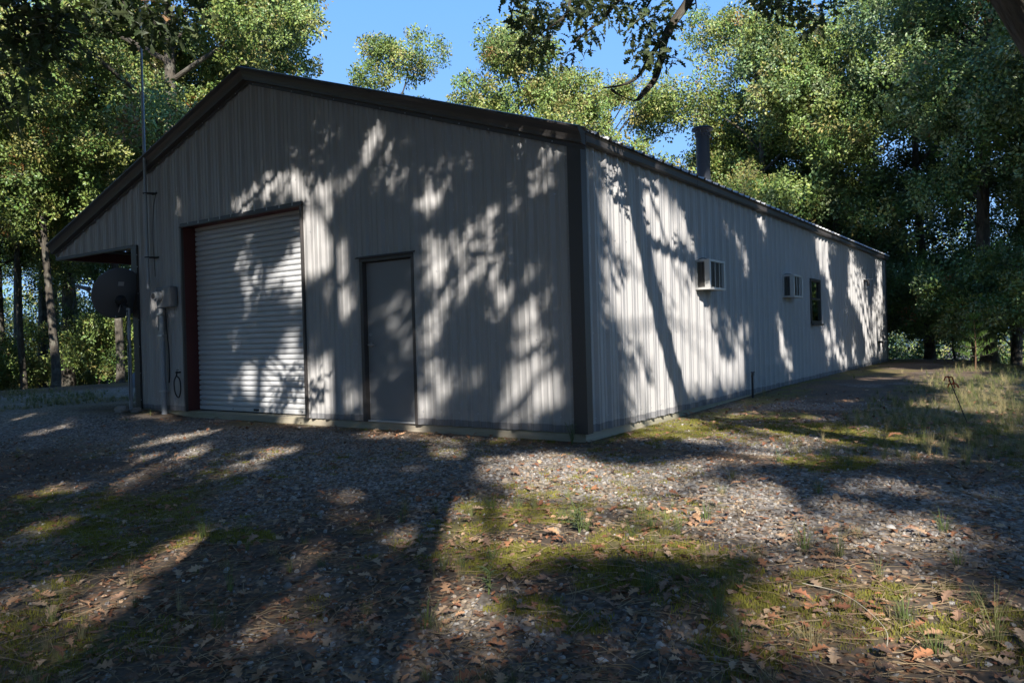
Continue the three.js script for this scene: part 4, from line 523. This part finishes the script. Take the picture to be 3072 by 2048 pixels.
// leaning oak at the right edge: trunk crosses the upper right corner, limbs hang into view
{
  const bx = 5.6, bz = 0.35, t = thing('leaning_oak', 'leaning dark oak whose trunk and hanging limb cut the top of the view', 'tree', [bx, land(bx, bz), bz]), o = t.position.clone(), rel = (p) => V(...p).sub(o);
  part(t, 'trunk', taper([V(0.3, -0.5, -0.2), V(0, 0.2, 0), rel([4.75, 1.3, 0.94]), rel([3.98, 2.9, 1.5]), rel([3.2, 4.6, 2.1]), rel([2.9, 6.4, 2.6]), rel([3.1, 8.6, 3.0])], [0.3, 0.22, 0.19, 0.175, 0.16, 0.13, 0.05], 12, 41), M.bark);
  LIMB_PATHS.forEach((pts, i) => { const p = pts.map(rel); if (i === 0) p.unshift(rel([2.6, 5.6, 1.4]), rel([1.8, 4.9, 0.6])); if (i > 1) p.unshift(rel([2.6 - 0.2 * i, 5.3, 1.4])); const r0 = [0.06, 0.028, 0.03, 0.026, 0.012, 0.02][i]; part(t, 'limb', taper(p, p.map((_, k) => lerp(r0, r0 * 0.22, k / (p.length - 1))), 8, 50 + i, 0.16), M.bark); });
  const R = rng(77), hang = [[], []], crown = [[], []];
  for (const [x, y, z, a, b] of [...HANG_MID, ...HANG_RIGHT]) for (let i = 0, n = Math.round(5 + 430 * a * b); i < n; i++) { const u = gauss(R) * 0.5, v = gauss(R) * 0.5; hang[i & 1].push([rel([x + 0.818 * u * a + gauss(R) * 0.06, y + v * b, z - 0.575 * u * a + gauss(R) * 0.06]), 0.75 + 0.4 * R(), 'oak']); }
  for (let i = 0; i < 9000; i++) { const a = R() * 6.283, u = R() * 2 - 1, w = Math.sqrt(1 - u * u), f = Math.cbrt(R()); const p = V(5.2 + 4.6 * Math.cos(a) * w * f, 8.4 + 3.4 * u * f, 2.6 + 5.0 * Math.sin(a) * w * f); if (fbm(p.x * 0.9 + p.y, p.z * 0.9 + 3) > 0.38 && offStage(p, R)) crown[i & 1].push([p.sub(o), 0.8 + 0.5 * R(), 'oak']); }
  for (let i = 0; i < 6; i++) { const a = i * 1.05; part(t, 'limb', taper([rel([2.95, 5.4 + i * 0.45, 2.4]), rel([4 + 1.6 * Math.cos(a), 7.6 + 0.3 * i, 2.6 + 2.0 * Math.sin(a)]), rel([5 + 3.4 * Math.cos(a), 8.6 + 0.4 * Math.sin(i * 3), 2.6 + 3.6 * Math.sin(a)])], [0.07, 0.045, 0.012], 6, 60 + i), M.bark); }
  hang.forEach((l, i) => foliage(t, 'hanging_leaves', SPRAY.oak[i], l, 71 + i)); crown.forEach((l, i) => foliage(t, 'leaves', SPRAY.shade[i], l, 73 + i));
  finish(t);
  const s = scene.getObjectByName('shade_oak'), os = s.position, h2 = [[], []];
  for (const [x, y, z, a, b] of HANG_LEFT) { for (let i = 0, n = Math.round(6 + 420 * a * b); i < n; i++) { const u = gauss(R) * 0.5, v = gauss(R) * 0.5; h2[i & 1].push([V(x + 0.818 * u * a + gauss(R) * 0.08, y + v * b, z - 0.575 * u * a + gauss(R) * 0.08).sub(os), 0.85 + 0.5 * R(), 'oak']); } part(s, 'twig', taper([V(x - 0.4, y + 1.6, z + 1.0).sub(os), V(x - 0.1, y + 0.6, z + 0.3).sub(os), V(x, y - b * 0.6, z).sub(os)], [0.022, 0.012, 0.004], 5, 5), M.bark); }
  h2.forEach((l, i) => foliage(s, 'hanging_leaves', SPRAY.oak[i], l, 81 + i)); finish(s);
}

// trees in view
const BACK = 'sunlit oaks behind the building', RIGHT = 'dim trees on the slope right of the building', LEFT = 'woods beyond the drive';
const B = (x, z, h, cy, rx, ry, n, seed, label, extra = {}) => tree({ x, z, h, cy: cy - land(x, z), rx, ry, n, seed, label, group: BACK, pal: ['olive', 'olive', 'green'], rc: 1.15, ...extra });
B(-18.5, -6.6, 19, 10.8, 5.0, 5.0, 4600, 201, 'big oak with a stout dark fork showing left of the roof peak', { r: 0.36, limbs: 11, extra: 40 });
B(-19.4, -9.6, 20, 12.0, 3.6, 5.2, 3400, 202, 'tall oak crown directly above the roof peak, left of the open sky');
B(-18.7, -16.5, 15, 8.4, 2.4, 5.4, 5600, 203, 'small airy tree crown between roof peak and the gap of sky', { rc: 1.05, extra: 44 });
B(-12.9, -17.8, 14.6, 8.7, 2.4, 4.9, 3000, 204, 'tall yellowing tree just right of the gap of sky', { rc: 1.0 });
B(-9.9, -20.2, 13, 7.4, 2.5, 4.3, 2800, 205, 'rounded yellow-green tree behind the hanging bare limb', { rc: 1.0 });
B(-4.6, -21.4, 15, 8.6, 3.0, 5.0, 3600, 206, 'broad sunlit tree behind the stove flue', { r: 0.2, rc: 1.1 });
B(-1.9, -20.8, 13.5, 7.6, 2.6, 4.8, 2400, 207, 'green tree above the middle of the long eave', { pal: ['green', 'deep', 'olive'] });
for (const [x, z, h, cy, rx, ry, n, s] of [[-24.9, -21.6, 14, 7.5, 4, 5, 1900, 208], [-16.3, -27.6, 12, 6.6, 4, 4.6, 1900, 209], [-10.2, -27, 12, 6.5, 4, 4.6, 1900, 210], [-5.3, -28, 13, 6.8, 4, 4.8, 1900, 211], [-24.3, -17.1, 14, 7.8, 4, 4.8, 1900, 212], [-25.9, -13.5, 15, 8.4, 4.2, 5.2, 2000, 213], [-14.5, -21.5, 9, 5.6, 3, 3, 1400, 214], [-7.6, -23.5, 9, 5.4, 3, 3.2, 1400, 215]]) B(x, z, h, cy, rx, ry, n, s, 'sunlit oak half hidden behind the building roofline');
// left of the building
const Lt = (x, z, h, cy, rx, ry, n, seed, label, extra = {}) => tree({ x, z, h, cy: cy - land(x, z), rx, ry, n, seed, label, group: LEFT, pal: ['olive', 'olive', 'green'], rc: 1.1, ...extra });
Lt(-29.7, -8.5, 17, 10, 4.4, 5.2, 2400, 221, 'pale trunk wrapped in ivy at the edge of the drive', { r: 0.26, lean: [0, 0] });
Lt(-24.0, -7.6, 15, 9.0, 3.6, 4.8, 2500, 222, 'leafy tree above the porch roof', { r: 0.14 });
Lt(-22.7, -4.8, 13, 8.4, 3.4, 4.0, 2300, 223, 'bright leafy tree left of the antenna mast', { r: 0.13 });
for (const [x, z, r, s] of [[-33, -7.4, 0.2, 224], [-33.7, -8.4, 0.22, 225], [-35.3, -10.0, 0.24, 226], [-37.3, -11.4, 0.2, 227], [-32.4, -9.9, 0.3, 228], [-34.6, -12.4, 0.18, 229], [-28.8, -6.4, 0.12, 230], [-26.5, -3.4, 0.14, 231], [-31.5, -4.2, 0.16, 232], [-39, -8, 0.2, 233], [-36, -15, 0.2, 234], [-41, -13, 0.2, 235]]) Lt(x, z, 16, 9.6, 3.6, 5.6, 1900, s, 'dark straight trunk in the shaded woods left of the drive', { r });
// understorey of low broadleaf saplings
const sapling = (x, z, h, rx, n, seed, label, group, pal) => tree({ name: 'understorey_sapling', label, group, x, z, h, cy: h * 0.6, rx, ry: h * 0.42, n, seed, r: 0.04, rc: 0.7, limbs: 5, extra: 7, pal, spray: 'small' });
for (const [x, z, h, rx, n, s] of [[-27.5, -8.8, 3.4, 1.7, 700, 301], [-25.4, -8.6, 3.0, 1.6, 700, 302], [-31.2, -7.0, 3.6, 1.8, 700, 303], [-30.5, -5.6, 2.6, 1.5, 500, 304], [-27, -11.5, 4.5, 2.0, 800, 305], [-24, -10.8, 4.0, 1.8, 800, 306], [-33.4, -6.2, 4.2, 1.9, 700, 307], [-36, -8.8, 5, 2.2, 800, 308], [-29, -13, 5, 2.3, 800, 309], [-22.5, -12.5, 4.4, 2, 700, 310], [-34.5, -4.4, 5, 2.4, 900, 311], [-38, -6.6, 6, 2.8, 1000, 312], [-40, -10.5, 6, 2.8, 1000, 313], [-33, -11, 5, 2.2, 800, 314], [-36.5, -13, 6, 2.6, 900, 315], [-30.5, -11.5, 4.4, 2.2, 800, 316], [-31.5, -14.5, 6, 2.6, 900, 317]]) sapling(x, z, h, rx, n, s, 'low leafy sapling under the woods beyond the drive', 'saplings beyond the drive', ['green', 'olive']);
// right of the building: dim slope
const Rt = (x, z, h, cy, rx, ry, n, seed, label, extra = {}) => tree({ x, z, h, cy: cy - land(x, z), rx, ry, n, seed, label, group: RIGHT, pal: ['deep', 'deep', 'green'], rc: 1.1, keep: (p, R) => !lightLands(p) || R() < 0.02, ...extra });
Rt(0.6, -22.4, 16, 9.2, 3.4, 5.2, 2600, 241, 'pale-leaved tree rising beyond the far end of the eave');
Rt(2.6, -19.2, 15, 8.8, 3.2, 5.0, 2600, 242, 'tree with a sun-flecked trunk behind the small pine', { r: 0.2, lean: [0.1, 0.1] });
Rt(4.4, -17.0, 15, 8.6, 3.2, 5.2, 2600, 243, 'thick trunk at the right edge beyond the grassy bank', { r: 0.26, lean: [0.1, 0.2] });
Rt(3.2, -24.2, 15, 8.0, 3.6, 5.2, 2000, 244, 'shaded tree deep in the woods right of the building');
Rt(-1.7, -25.6, 14, 7.6, 3.6, 5.0, 2000, 245, 'shaded tree deep in the woods right of the building');
Rt(6.4, -20.5, 15, 8.0, 3.8, 5.4, 2000, 246, 'shaded tree deep in the woods right of the building');
Rt(7.0, -13.5, 14, 8.6, 3.4, 4.6, 2400, 247, 'dark leafy tree filling the upper right of the view', { r: 0.18 });
Rt(5.6, -10.6, 12.5, 8.4, 3.0, 3.6, 2200, 248, 'dark leafy tree filling the upper right of the view', { r: 0.15 });
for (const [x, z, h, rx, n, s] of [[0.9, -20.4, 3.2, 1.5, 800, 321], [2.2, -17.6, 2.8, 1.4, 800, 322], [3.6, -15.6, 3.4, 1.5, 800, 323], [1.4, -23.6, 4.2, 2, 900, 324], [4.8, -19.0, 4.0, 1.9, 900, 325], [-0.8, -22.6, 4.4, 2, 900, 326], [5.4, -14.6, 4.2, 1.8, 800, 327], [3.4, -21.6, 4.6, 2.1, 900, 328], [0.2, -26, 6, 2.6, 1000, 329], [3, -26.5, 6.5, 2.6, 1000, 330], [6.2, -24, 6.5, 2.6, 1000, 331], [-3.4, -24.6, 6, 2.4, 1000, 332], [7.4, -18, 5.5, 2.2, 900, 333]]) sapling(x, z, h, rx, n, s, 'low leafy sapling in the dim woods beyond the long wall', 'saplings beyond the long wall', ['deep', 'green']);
// far woods that read as one mass, and the nearer woods behind the viewpoint
function woods(name, label, n, seed, ring, size) {
  const R = rng(seed), lists = [[], [], []];
  for (let i = 0; i < n; i++) { const [x, z, top] = ring(R), g = land(x, z); lists[i % 3].push([V(x, g + 0.1 + top * Math.pow(R(), 1.15), z), size * (0.8 + 0.5 * R()), R() < 0.5 ? 'green' : 'olive']); }
  const g = new THREE.Group(); g.name = name; scene.add(tag(g, label, 'woods', null, 'stuff'));
  lists.forEach((l, i) => foliage(g, 'leaves', SPRAY.far[i], l, seed + i, M.waxyLeaf)); finish(g);
}
woods('distant_woods', 'distant green woods closing the view beyond the building', 14000, 511, (R) => { const a = R() * 6.283, d = 42 + 26 * R(); return [-8 + Math.cos(a) * d, -6 + Math.sin(a) * d, 11 + 5 * fbm(a * 5, 3)]; }, 1.7);
woods('slope_woods', 'dim undergrowth filling the slope beyond the long wall', 2600, 531, (R) => [-9 + 22 * R(), -40 + 13 * R(), 6.5], 1.2);
woods('drive_woods', 'green undergrowth filling the woods left of the drive', 3200, 541, (R) => [-50 + 13 * R(), -26 + 27 * R(), 7], 1.2);
woods('woods_behind', 'dense woods standing behind the viewpoint', 11000, 521, (R) => { const a = -0.8 + 4.3 * R(), d = 20 + 14 * R(); return [2 + Math.cos(a) * d, 7 + Math.sin(a) * d * 1.05, Math.max(4, 0.46 * d + 1.5 + 3 * fbm(a * 6, 1))]; }, 1.5);
// ivy on the pale trunk, and a young pine on the bank
{
  const t = scene.children.find((o) => o.userData.label?.includes('wrapped in ivy')), R = rng(61), l = [];
  for (let i = 0; i < 240; i++) { const y = 1.6 + 6 * R(), a = R() * 6.283; l.push([V(0.3 * Math.cos(a), y, 0.3 * Math.sin(a)), 0.5 + 0.4 * R(), R() < 0.5 ? 'olive' : 'green']); }
  foliage(t, 'ivy', SPRAY.small[0], l, 62, M.waxyLeaf); finish(t);
  const p = thing('pine_sapling', 'young bright green pine at the edge of the right bank', 'sapling', [2.62, land(2.62, -13.2), -13.2]), needles = [];
  part(p, 'stem', taper([V(0, -0.2, 0), V(0.02, 0.5, 0), V(0, 1.25, 0)], [0.022, 0.016, 0.006], 6, 4), std(lin(0.16, 0.09, 0.05), 0.9));
  for (let k = 0; k < 5; k++) for (let j = 0; j < 5; j++) { const a = j * 1.257 + k, L = 0.42 - k * 0.075, y = 0.32 + k * 0.2; const b = part(p, 'branch', taper([V(0, y, 0), V(Math.cos(a) * L * 0.6, y + 0.03, Math.sin(a) * L * 0.6), V(Math.cos(a) * L, y + 0.12, Math.sin(a) * L)], [0.009, 0.006, 0.003], 5, j), M.bark);
    const g = []; for (let i = 0; i < 70; i++) { const f = 0.3 + 0.7 * R(), q = V(Math.cos(a) * L * f, y + 0.12 * f * f, Math.sin(a) * L * f), d = V(R() - 0.5, R() - 0.25, R() - 0.5).normalize().multiplyScalar(0.11).add(V(Math.cos(a) * 0.04, 0.02, Math.sin(a) * 0.04)); const s = d.clone().cross(V(0, 1, 0)).normalize().multiplyScalar(0.004); for (const v of [q.clone().sub(s), q.clone().add(s), q.clone().add(d)]) g.push(v.x, v.y, v.z); }
    const bg = new THREE.BufferGeometry(); bg.setAttribute('position', new THREE.Float32BufferAttribute(g, 3)); bg.computeVertexNormals(); needles.push(bg); }
  const nd = part(p, 'needles', needles, new THREE.MeshPhysicalMaterial({ color: lin(0.15, 0.27, 0.035), roughness: 0.95, transmission: 0.3, thickness: 0, side: THREE.DoubleSide })); nd.userData.kind = 'stuff';
  finish(p);
}

// ---------------------------------------------------------------- ground cover
function scatter(name, label, category, geos, mat, list) {      // list: [variant, position, euler, scale(Vector3), colour]
  const g = new THREE.Group(); g.name = name; scene.add(tag(g, label, category, null, 'stuff'));
  geos.forEach((geo, k) => {
    const l = list.filter((e) => e[0] === k), m = new THREE.InstancedMesh(geo, mat, l.length), q = new THREE.Quaternion(), x = new THREE.Matrix4();
    l.forEach(([, p, e, s, c], i) => { m.setMatrixAt(i, x.compose(p, q.setFromEuler(e), s)); m.setColorAt(i, c); }); m.name = name + '_pieces'; m.userData.kind = 'stuff'; g.add(m);
  });
  return finish(g);
}
const onPad = (x, z) => x < 0.06 && x > -PORCH - 0.02 && z < 0.06 && z > -LEN;
// points on the ground, denser near the camera
function* spots(n, seed, rmax) { const R = rng(seed); let k = 0; while (k < n) { const d = 1.6 + (rmax - 1.6) * Math.pow(R(), 1.35), a = 0.6119 + Math.PI + (R() - 0.5) * 1.9, x = camera.position.x + Math.sin(a) * d, z = camera.position.z + Math.cos(a) * d; if (onPad(x, z)) continue; k++; yield [x, land(x, z), z, R, d]; } }
{
  const stoneGeo = [1, 2, 3].map((s) => { const R = rng(s * 31), g = new THREE.IcosahedronGeometry(1, 1), p = g.attributes.position, sh = new Map(); for (let i = 0; i < p.count; i++) { const key = [p.getX(i), p.getY(i), p.getZ(i)].map((v) => v.toFixed(3)).join(); if (!sh.has(key)) sh.set(key, 0.72 + 0.5 * R()); const w = sh.get(key); p.setXYZ(i, p.getX(i) * w, p.getY(i) * w, p.getZ(i) * w); } g.computeVertexNormals(); g.deleteAttribute('uv'); return g; });
  const cols = [[0.42, 0.39, 0.35], [0.5, 0.47, 0.43], [0.34, 0.31, 0.28], [0.42, 0.34, 0.25], [0.25, 0.22, 0.2], [0.36, 0.27, 0.19]], list = [];
  for (const [x, y, z, R, d] of spots(110000, 601, 13)) {
    const g = gravelAt(x, z); if (R() > 0.12 + 0.88 * g || R() < 0.9 * mossAt(x, z) || R() < 0.7 * grassAt(x, z)) continue;
    const s = (0.0045 + 0.012 * Math.pow(R(), 2.6)) * (R() < 0.02 ? 1.8 : 1), k = cols[Math.floor(R() * 6)], v = 0.45 + 0.6 * R();
    list.push([Math.floor(R() * 3), V(x, y + s * 0.25, z), new THREE.Euler(R() * 0.8, R() * 6.3, R() * 0.8), V(s * (0.8 + 0.6 * R()), s * (0.45 + 0.3 * R()), s), lin(k[0] * v, k[1] * v, k[2] * v)]);
  }
  scatter('gravel', 'pale grey gravel spread round the front of the building', 'gravel', stoneGeo, M.stone, list);
  for (const [dx, dz, s, l] of [[0.02, 0.16, 0.1, 'grey rock at the foot of the dish pole, the nearest one'], [-0.2, 0.06, 0.085, 'pale rock left of the dish pole foot'], [0.19, 0.02, 0.07, 'brown rock right of the dish pole foot']]) { const m = new THREE.Mesh(stoneGeo[0], std(lin(0.3, 0.27, 0.24), 0.9)); m.name = numbered('rock'); m.scale.set(s * 1.3, s * 0.8, s); m.rotation.y = dx * 9; m.position.set(-8.53 + dx, land(-8.53 + dx, 0.25 + dz) + s * 0.3, 0.25 + dz); scene.add(finish(tag(m, l, 'rock', 'rocks round the dish pole'))); }

  // fallen oak leaves: the nearest as single leaves, the rest as litter
  const curl = (s) => { const R = rng(s), g = leafGeo(OAK, 1, 0.62, 0.15 + 0.3 * R(), -0.25 + 0.6 * R()), p = g.attributes.position; for (let i = 0; i < p.count; i++) p.setY(i, p.getY(i) + 0.09 * Math.sin(p.getX(i) * 5 + s) + 0.1 * p.getZ(i) * Math.sin(p.getX(i) * 4 + 2 * s)); g.computeVertexNormals(); return g; };
  const leafs = [11, 12, 13, 14].map(curl), lc = [[0.36, 0.16, 0.075], [0.42, 0.24, 0.13], [0.27, 0.11, 0.055], [0.46, 0.31, 0.19], [0.32, 0.19, 0.12], [0.2, 0.12, 0.08]];
  const litter = []; const mats = lc.map((c) => std(lin(...c), 0.85, { side: THREE.DoubleSide }));
  const near = [];
  for (const [x, y, z, R, d] of spots(5600, 611, 14)) { if (gravelAt(x, z) > 0.8 && R() < 0.55) continue; const s = 0.04 + 0.065 * R(), e = new THREE.Euler((R() - 0.5) * 0.7, R() * 6.3, (R() - 0.5) * 0.7, 'YXZ'), c = Math.floor(R() * 6), v = 0.75 + 0.5 * R(); near.push([Math.floor(R() * 4), V(x, y + 0.012 + 0.015 * R(), z), e, V(s, s, s), lin(lc[c][0] * v, lc[c][1] * v, lc[c][2] * v), d / s, c]); }
  near.sort((a, b) => a[5] - b[5]);
  for (const [k, p, e, s, , , c] of near.slice(0, 260)) { const m = new THREE.Mesh(leafs[k], mats[c]); m.name = numbered('fallen_leaf'); m.position.copy(p); m.rotation.copy(e); m.scale.copy(s); scene.add(finish(tag(m, 'dry brown fallen oak leaf on the ground in the foreground', 'leaf', 'fallen oak leaves in the foreground'))); }
  litter.push(...near.slice(260));
  scatter('leaf_litter', 'scattered dry brown oak leaves over the ground', 'leaf litter', leafs, M.dryLeaf, litter);
  // broken leaf bits and needle straw
  const bit = [leafGeo(SIMPLE, 1, 0.7, 0.3, 0.2), leafGeo([[0, 0.2], [0.5, 0.5], [1, 0.15]], 1, 0.5, 0.2, 0.1)], bits = [];
  for (const [x, y, z, R] of spots(30000, 621, 11)) { if (R() < 0.35 * gravelAt(x, z)) continue; const s = 0.018 + 0.03 * R(), c = lc[Math.floor(R() * 6)], v = 0.5 + 0.7 * R(); bits.push([R() < 0.5 ? 0 : 1, V(x, y + 0.006 + 0.006 * R(), z), new THREE.Euler((R() - 0.5) * 0.9, R() * 6.3, (R() - 0.5) * 0.9, 'YXZ'), V(s, s, s), lin(c[0] * v, c[1] * v, c[2] * v)]); }
  scatter('leaf_crumbs', 'small broken leaf bits and chaff over the earth', 'leaf litter', bit, M.dryLeaf, bits);
  const straw = [new THREE.CylinderGeometry(0.0011, 0.0014, 0.16, 4).rotateZ(Math.PI / 2), tubePath([[-0.09, 0, 0], [-0.02, 0.012, 0.008], [0.05, 0.004, -0.006], [0.1, 0.01, 0.01]], 0.0012, 6, 3)].map(strip), st = [];
  for (const [x, y, z, R] of spots(7000, 631, 9)) { if (R() < 0.6 * gravelAt(x, z)) continue; const v = 0.5 + 0.7 * R(), s = 0.6 + R(); st.push([R() < 0.5 ? 0 : 1, V(x, y + 0.012, z), new THREE.Euler((R() - 0.5) * 0.3, R() * 6.3, (R() - 0.5) * 0.3, 'YXZ'), V(s, 1.4, 1.4), lin(0.38 * v, 0.28 * v, 0.16 * v)]); }
  scatter('straw', 'thin dry grass stalks and pine needles on the ground', 'straw', straw, M.dryLeaf, st);
  // moss cushions
  const mossGeo = [21, 22].map((s) => { const R = rng(s), pos = []; for (let i = 0; i < 26; i++) { const a = R() * 6.3, r = 0.035 * Math.sqrt(R()), x = r * Math.cos(a), z = r * Math.sin(a), h = 0.008 + 0.012 * R(), b = R() * 6.3, w = 0.0022; pos.push(x - w * Math.cos(b), 0, z - w * Math.sin(b), x + w * Math.cos(b), 0, z + w * Math.sin(b), x + (R() - 0.5) * 0.012, h, z + (R() - 0.5) * 0.012); } const g = new THREE.BufferGeometry(); g.setAttribute('position', new THREE.Float32BufferAttribute(pos, 3)); g.computeVertexNormals(); return g; }), ms = [];
  for (const [x, y, z, R] of spots(40000, 641, 10)) { if (R() > mossAt(x, z) * 1.1) continue; const v = 0.7 + 0.6 * R(), s = 0.8 + 0.9 * R(); ms.push([R() < 0.5 ? 0 : 1, V(x, y, z), new THREE.Euler(0, R() * 6.3, 0), V(s, s, s), lin(0.24 * v, 0.225 * v, 0.03 * v)]); }
  scatter('moss', 'low yellow-green moss in patches on the bare earth', 'moss', mossGeo, M.blade, ms);
  // grass
  const tuft = (seed, n, len, spread, wid) => { const R = rng(seed), pos = []; for (let i = 0; i < n; i++) { const a = R() * 6.283, r0 = 0.025 * Math.sqrt(R()) * spread * 2, l = len * (0.5 + 0.6 * R()), out = spread * (0.2 + R()), bx = r0 * Math.cos(a), bz = r0 * Math.sin(a), sx = -Math.sin(a) * wid, sz = Math.cos(a) * wid; let prev = null; for (let k = 0; k <= 3; k++) { const t = k / 3, x = bx + Math.cos(a) * out * l * t * t, y = l * (t - 0.35 * out * t * t), z = bz + Math.sin(a) * out * l * t * t, w = 1 - t * 0.95, c = [x - sx * w, y, z - sz * w], d = [x + sx * w, y, z + sz * w]; if (prev) pos.push(...prev[0], ...prev[1], ...d, ...prev[0], ...d, ...c); prev = [c, d]; } } const g = new THREE.BufferGeometry(); g.setAttribute('position', new THREE.Float32BufferAttribute(pos, 3)); g.computeVertexNormals(); return g; };
  const tufts = [tuft(1, 46, 0.17, 0.75, 0.0016), tuft(2, 34, 0.22, 0.6, 0.0017), tuft(3, 60, 0.12, 0.95, 0.0014), tuft(4, 22, 0.3, 0.45, 0.0018)];
  const gm = [[0.14, 0.19, 0.05], [0.2, 0.21, 0.07], [0.11, 0.16, 0.06], [0.3, 0.25, 0.12]].map((c) => { const m = M.blade.clone(); m.color = lin(...c); return m; });
  const at = [[0.70,2.87,1.00,1],[0.74,2.68,1.00,0],[0.39,2.88,0.80,1],[1.56,2.77,1.10,0],[1.36,2.70,1.00,2],[1.18,3.73,0.90,1],[-0.82,3.92,1.20,0],[-1.00,3.94,0.90,2],[1.58,4.33,1.00,0],[1.67,4.33,0.90,2],[1.23,3.63,0.80,2],[1.35,3.50,0.90,0],[1.76,3.91,0.70,2],[2.15,2.26,1.00,0],[2.02,1.59,0.80,2],[2.86,2.63,1.10,0],[3.05,2.66,0.90,1],[3.47,1.98,1.10,0],[3.46,3.36,1.00,0],[3.16,3.74,1.10,2],[3.79,3.42,1.20,1],[2.34,3.53,1.00,1],[2.40,3.31,0.90,0],[2.73,3.28,1.00,2],[2.74,3.66,1.20,1],[1.00,2.52,1.00,1],[0.89,2.57,0.80,0],[2.07,2.50,0.80,0],[3.06,2.25,0.80,2],[1.87,2.77,0.80,0],[1.94,2.60,0.90,0],[2.04,3.27,0.80,2],[0.18,2.97,0.90,1],[0.30,3.14,0.80,0],[0.15,3.20,0.70,3],[1.22,3.85,0.60,3],[2.91,3.86,1.00,0],[2.78,4.01,0.90,2],[3.24,3.32,0.80,2],[3.28,2.90,0.90,1],[2.68,2.90,0.70,2],[2.63,1.33,1.00,0],[2.07,0.32,0.90,1],[2.37,-0.07,1.00,0],[2.63,0.29,0.90,1],[1.94,1.16,0.80,0],[-2.53,4.05,0.70,2],[-2.92,4.08,0.70,1],[-0.63,3.74,0.60,0],[0.14,4.04,0.60,2],[0.02,3.75,0.70,0],[0.45,3.98,0.60,2],[3.59,2.56,0.90,0],[3.71,3.04,0.90,2],[3.60,3.60,1.00,0]];
  const R = rng(651);
  for (const [x, z, s, k] of at) { const m = new THREE.Mesh(tufts[k % 4], gm[(k + (R() < 0.3 ? 1 : 0)) % 4]); m.name = numbered('grass_tuft'); m.position.set(x, land(x, z) - 0.005, z); m.rotation.y = R() * 6.3; m.scale.setScalar(s * (0.85 + 0.3 * R())); scene.add(finish(tag(m, 'small tuft of fine green grass growing in the gravelly earth', 'grass tuft', 'grass tufts in the foreground'))); }
  const gl = [];
  for (const [x, y, z, q, d] of spots(46000, 661, 26)) { const w = grassAt(x, z) + 0.045 * smooth(0.5, 0.62, fbm(x * 1.3 + 5, z * 1.3)) * (1 - gravelAt(x, z)); if (q() > w) continue; const v = 0.6 + 0.7 * q(), dry = q() < 0.45, s = (0.7 + 0.9 * q()) * (d > 9 ? 0.5 : 0.5); gl.push([Math.floor(q() * 4), V(x, y - 0.01, z), new THREE.Euler(0, q() * 6.3, 0), V(s, s * (0.7 + 0.6 * q()), s), dry ? lin(0.42 * v, 0.35 * v, 0.17 * v) : lin(0.18 * v, 0.21 * v, 0.06 * v)]); }
  scatter('bank_grass', 'thin pale grass over the right bank and drive verge', 'grass', tufts, M.blade, gl);
  // weeds: one stalky weed at the building corner, one leafy weed in the foreground
  const weed = (x, z, h, n, label, c) => { const t = thing('weed', label, 'weed', [x, land(x, z), z], 'weeds'), S = rng(n * 7), gs = []; for (let i = 0; i < n; i++) { const a = S() * 6.3, l = h * (0.6 + 0.5 * S()), b = 0.35 * S(), tip = V(Math.cos(a) * l * b, l, Math.sin(a) * l * b); part(t, 'stem', taper([V(0, -0.02, 0), tip.clone().multiplyScalar(0.5).add(V(0.01, 0, 0)), tip], [0.004, 0.003, 0.0012], 4, i), gm[0]); for (let k = 0; k < 16; k++) { const f = 0.2 + 0.8 * S(), p = tip.clone().multiplyScalar(f), g = leafGeo(SIMPLE, 0.035 + 0.03 * S(), 0.009, 0.2, 0.3); g.rotateZ(0.5).rotateY(S() * 6.3); gs.push(g.translate(p.x, p.y, p.z)); } } const f = part(t, 'leaves', gs, c); f.userData.kind = 'stuff'; return finish(t); };
  weed(-0.1, 0.14, 0.26, 7, 'dark stalky weed at the near corner of the building', gm[2]);
  weed(1.55, 2.85, 0.2, 8, 'bushy green weed beside a pile of curled leaves', gm[0]);
  weed(1.62, 3.9, 0.17, 3, 'small broad green weed on the mossy patch', gm[0]);
  // a long pale stalk lying bent on the gravel
  const sk = new THREE.Mesh(tubePath([[3.02, land(3.02, 3.3) + 0.07, 3.3], [3.2, land(3.2, 3.32) + 0.06, 3.32], [3.4, land(3.4, 3.5) + 0.02, 3.5], [3.44, land(3.44, 3.7) + 0.015, 3.7]], 0.0016, 30, 5), std(lin(0.6, 0.55, 0.42), 0.8)); sk.name = 'bent_stalk'; scene.add(finish(tag(sk, 'long pale bent stalk lying over the gravel at lower right', 'stalk')));
}
// things left behind the dish, under the porch edge
{
  const t = thing('covered_heap', 'low heap under a grey sheet beyond the porch slab', 'heap', [-17.6, land(-17.6, -5.2), -5.2]);
  const g = new THREE.SphereGeometry(0.55, 20, 12, 0, 6.3, 0, 1.6), p = g.attributes.position; for (let i = 0; i < p.count; i++) { const n = fbm(p.getX(i) * 3 + 5, p.getZ(i) * 3 + 5); p.setXYZ(i, p.getX(i) * (1 + 0.4 * (n - 0.5)), p.getY(i) * (0.9 + 0.8 * (n - 0.5)), p.getZ(i) * (1 + 0.4 * (n - 0.5))); } g.computeVertexNormals(); part(t, 'sheet', g, M.tarp);
  part(t, 'jug', [cyl(V(0.1, 0.44, 0.1), V(0.1, 0.62, 0.1), 0.07, 0.06), cyl(V(0.1, 0.62, 0.1), V(0.1, 0.68, 0.1), 0.025)], std(lin(0.7, 0.69, 0.62), 0.5)); finish(t);
}

renderer.render(scene, camera);
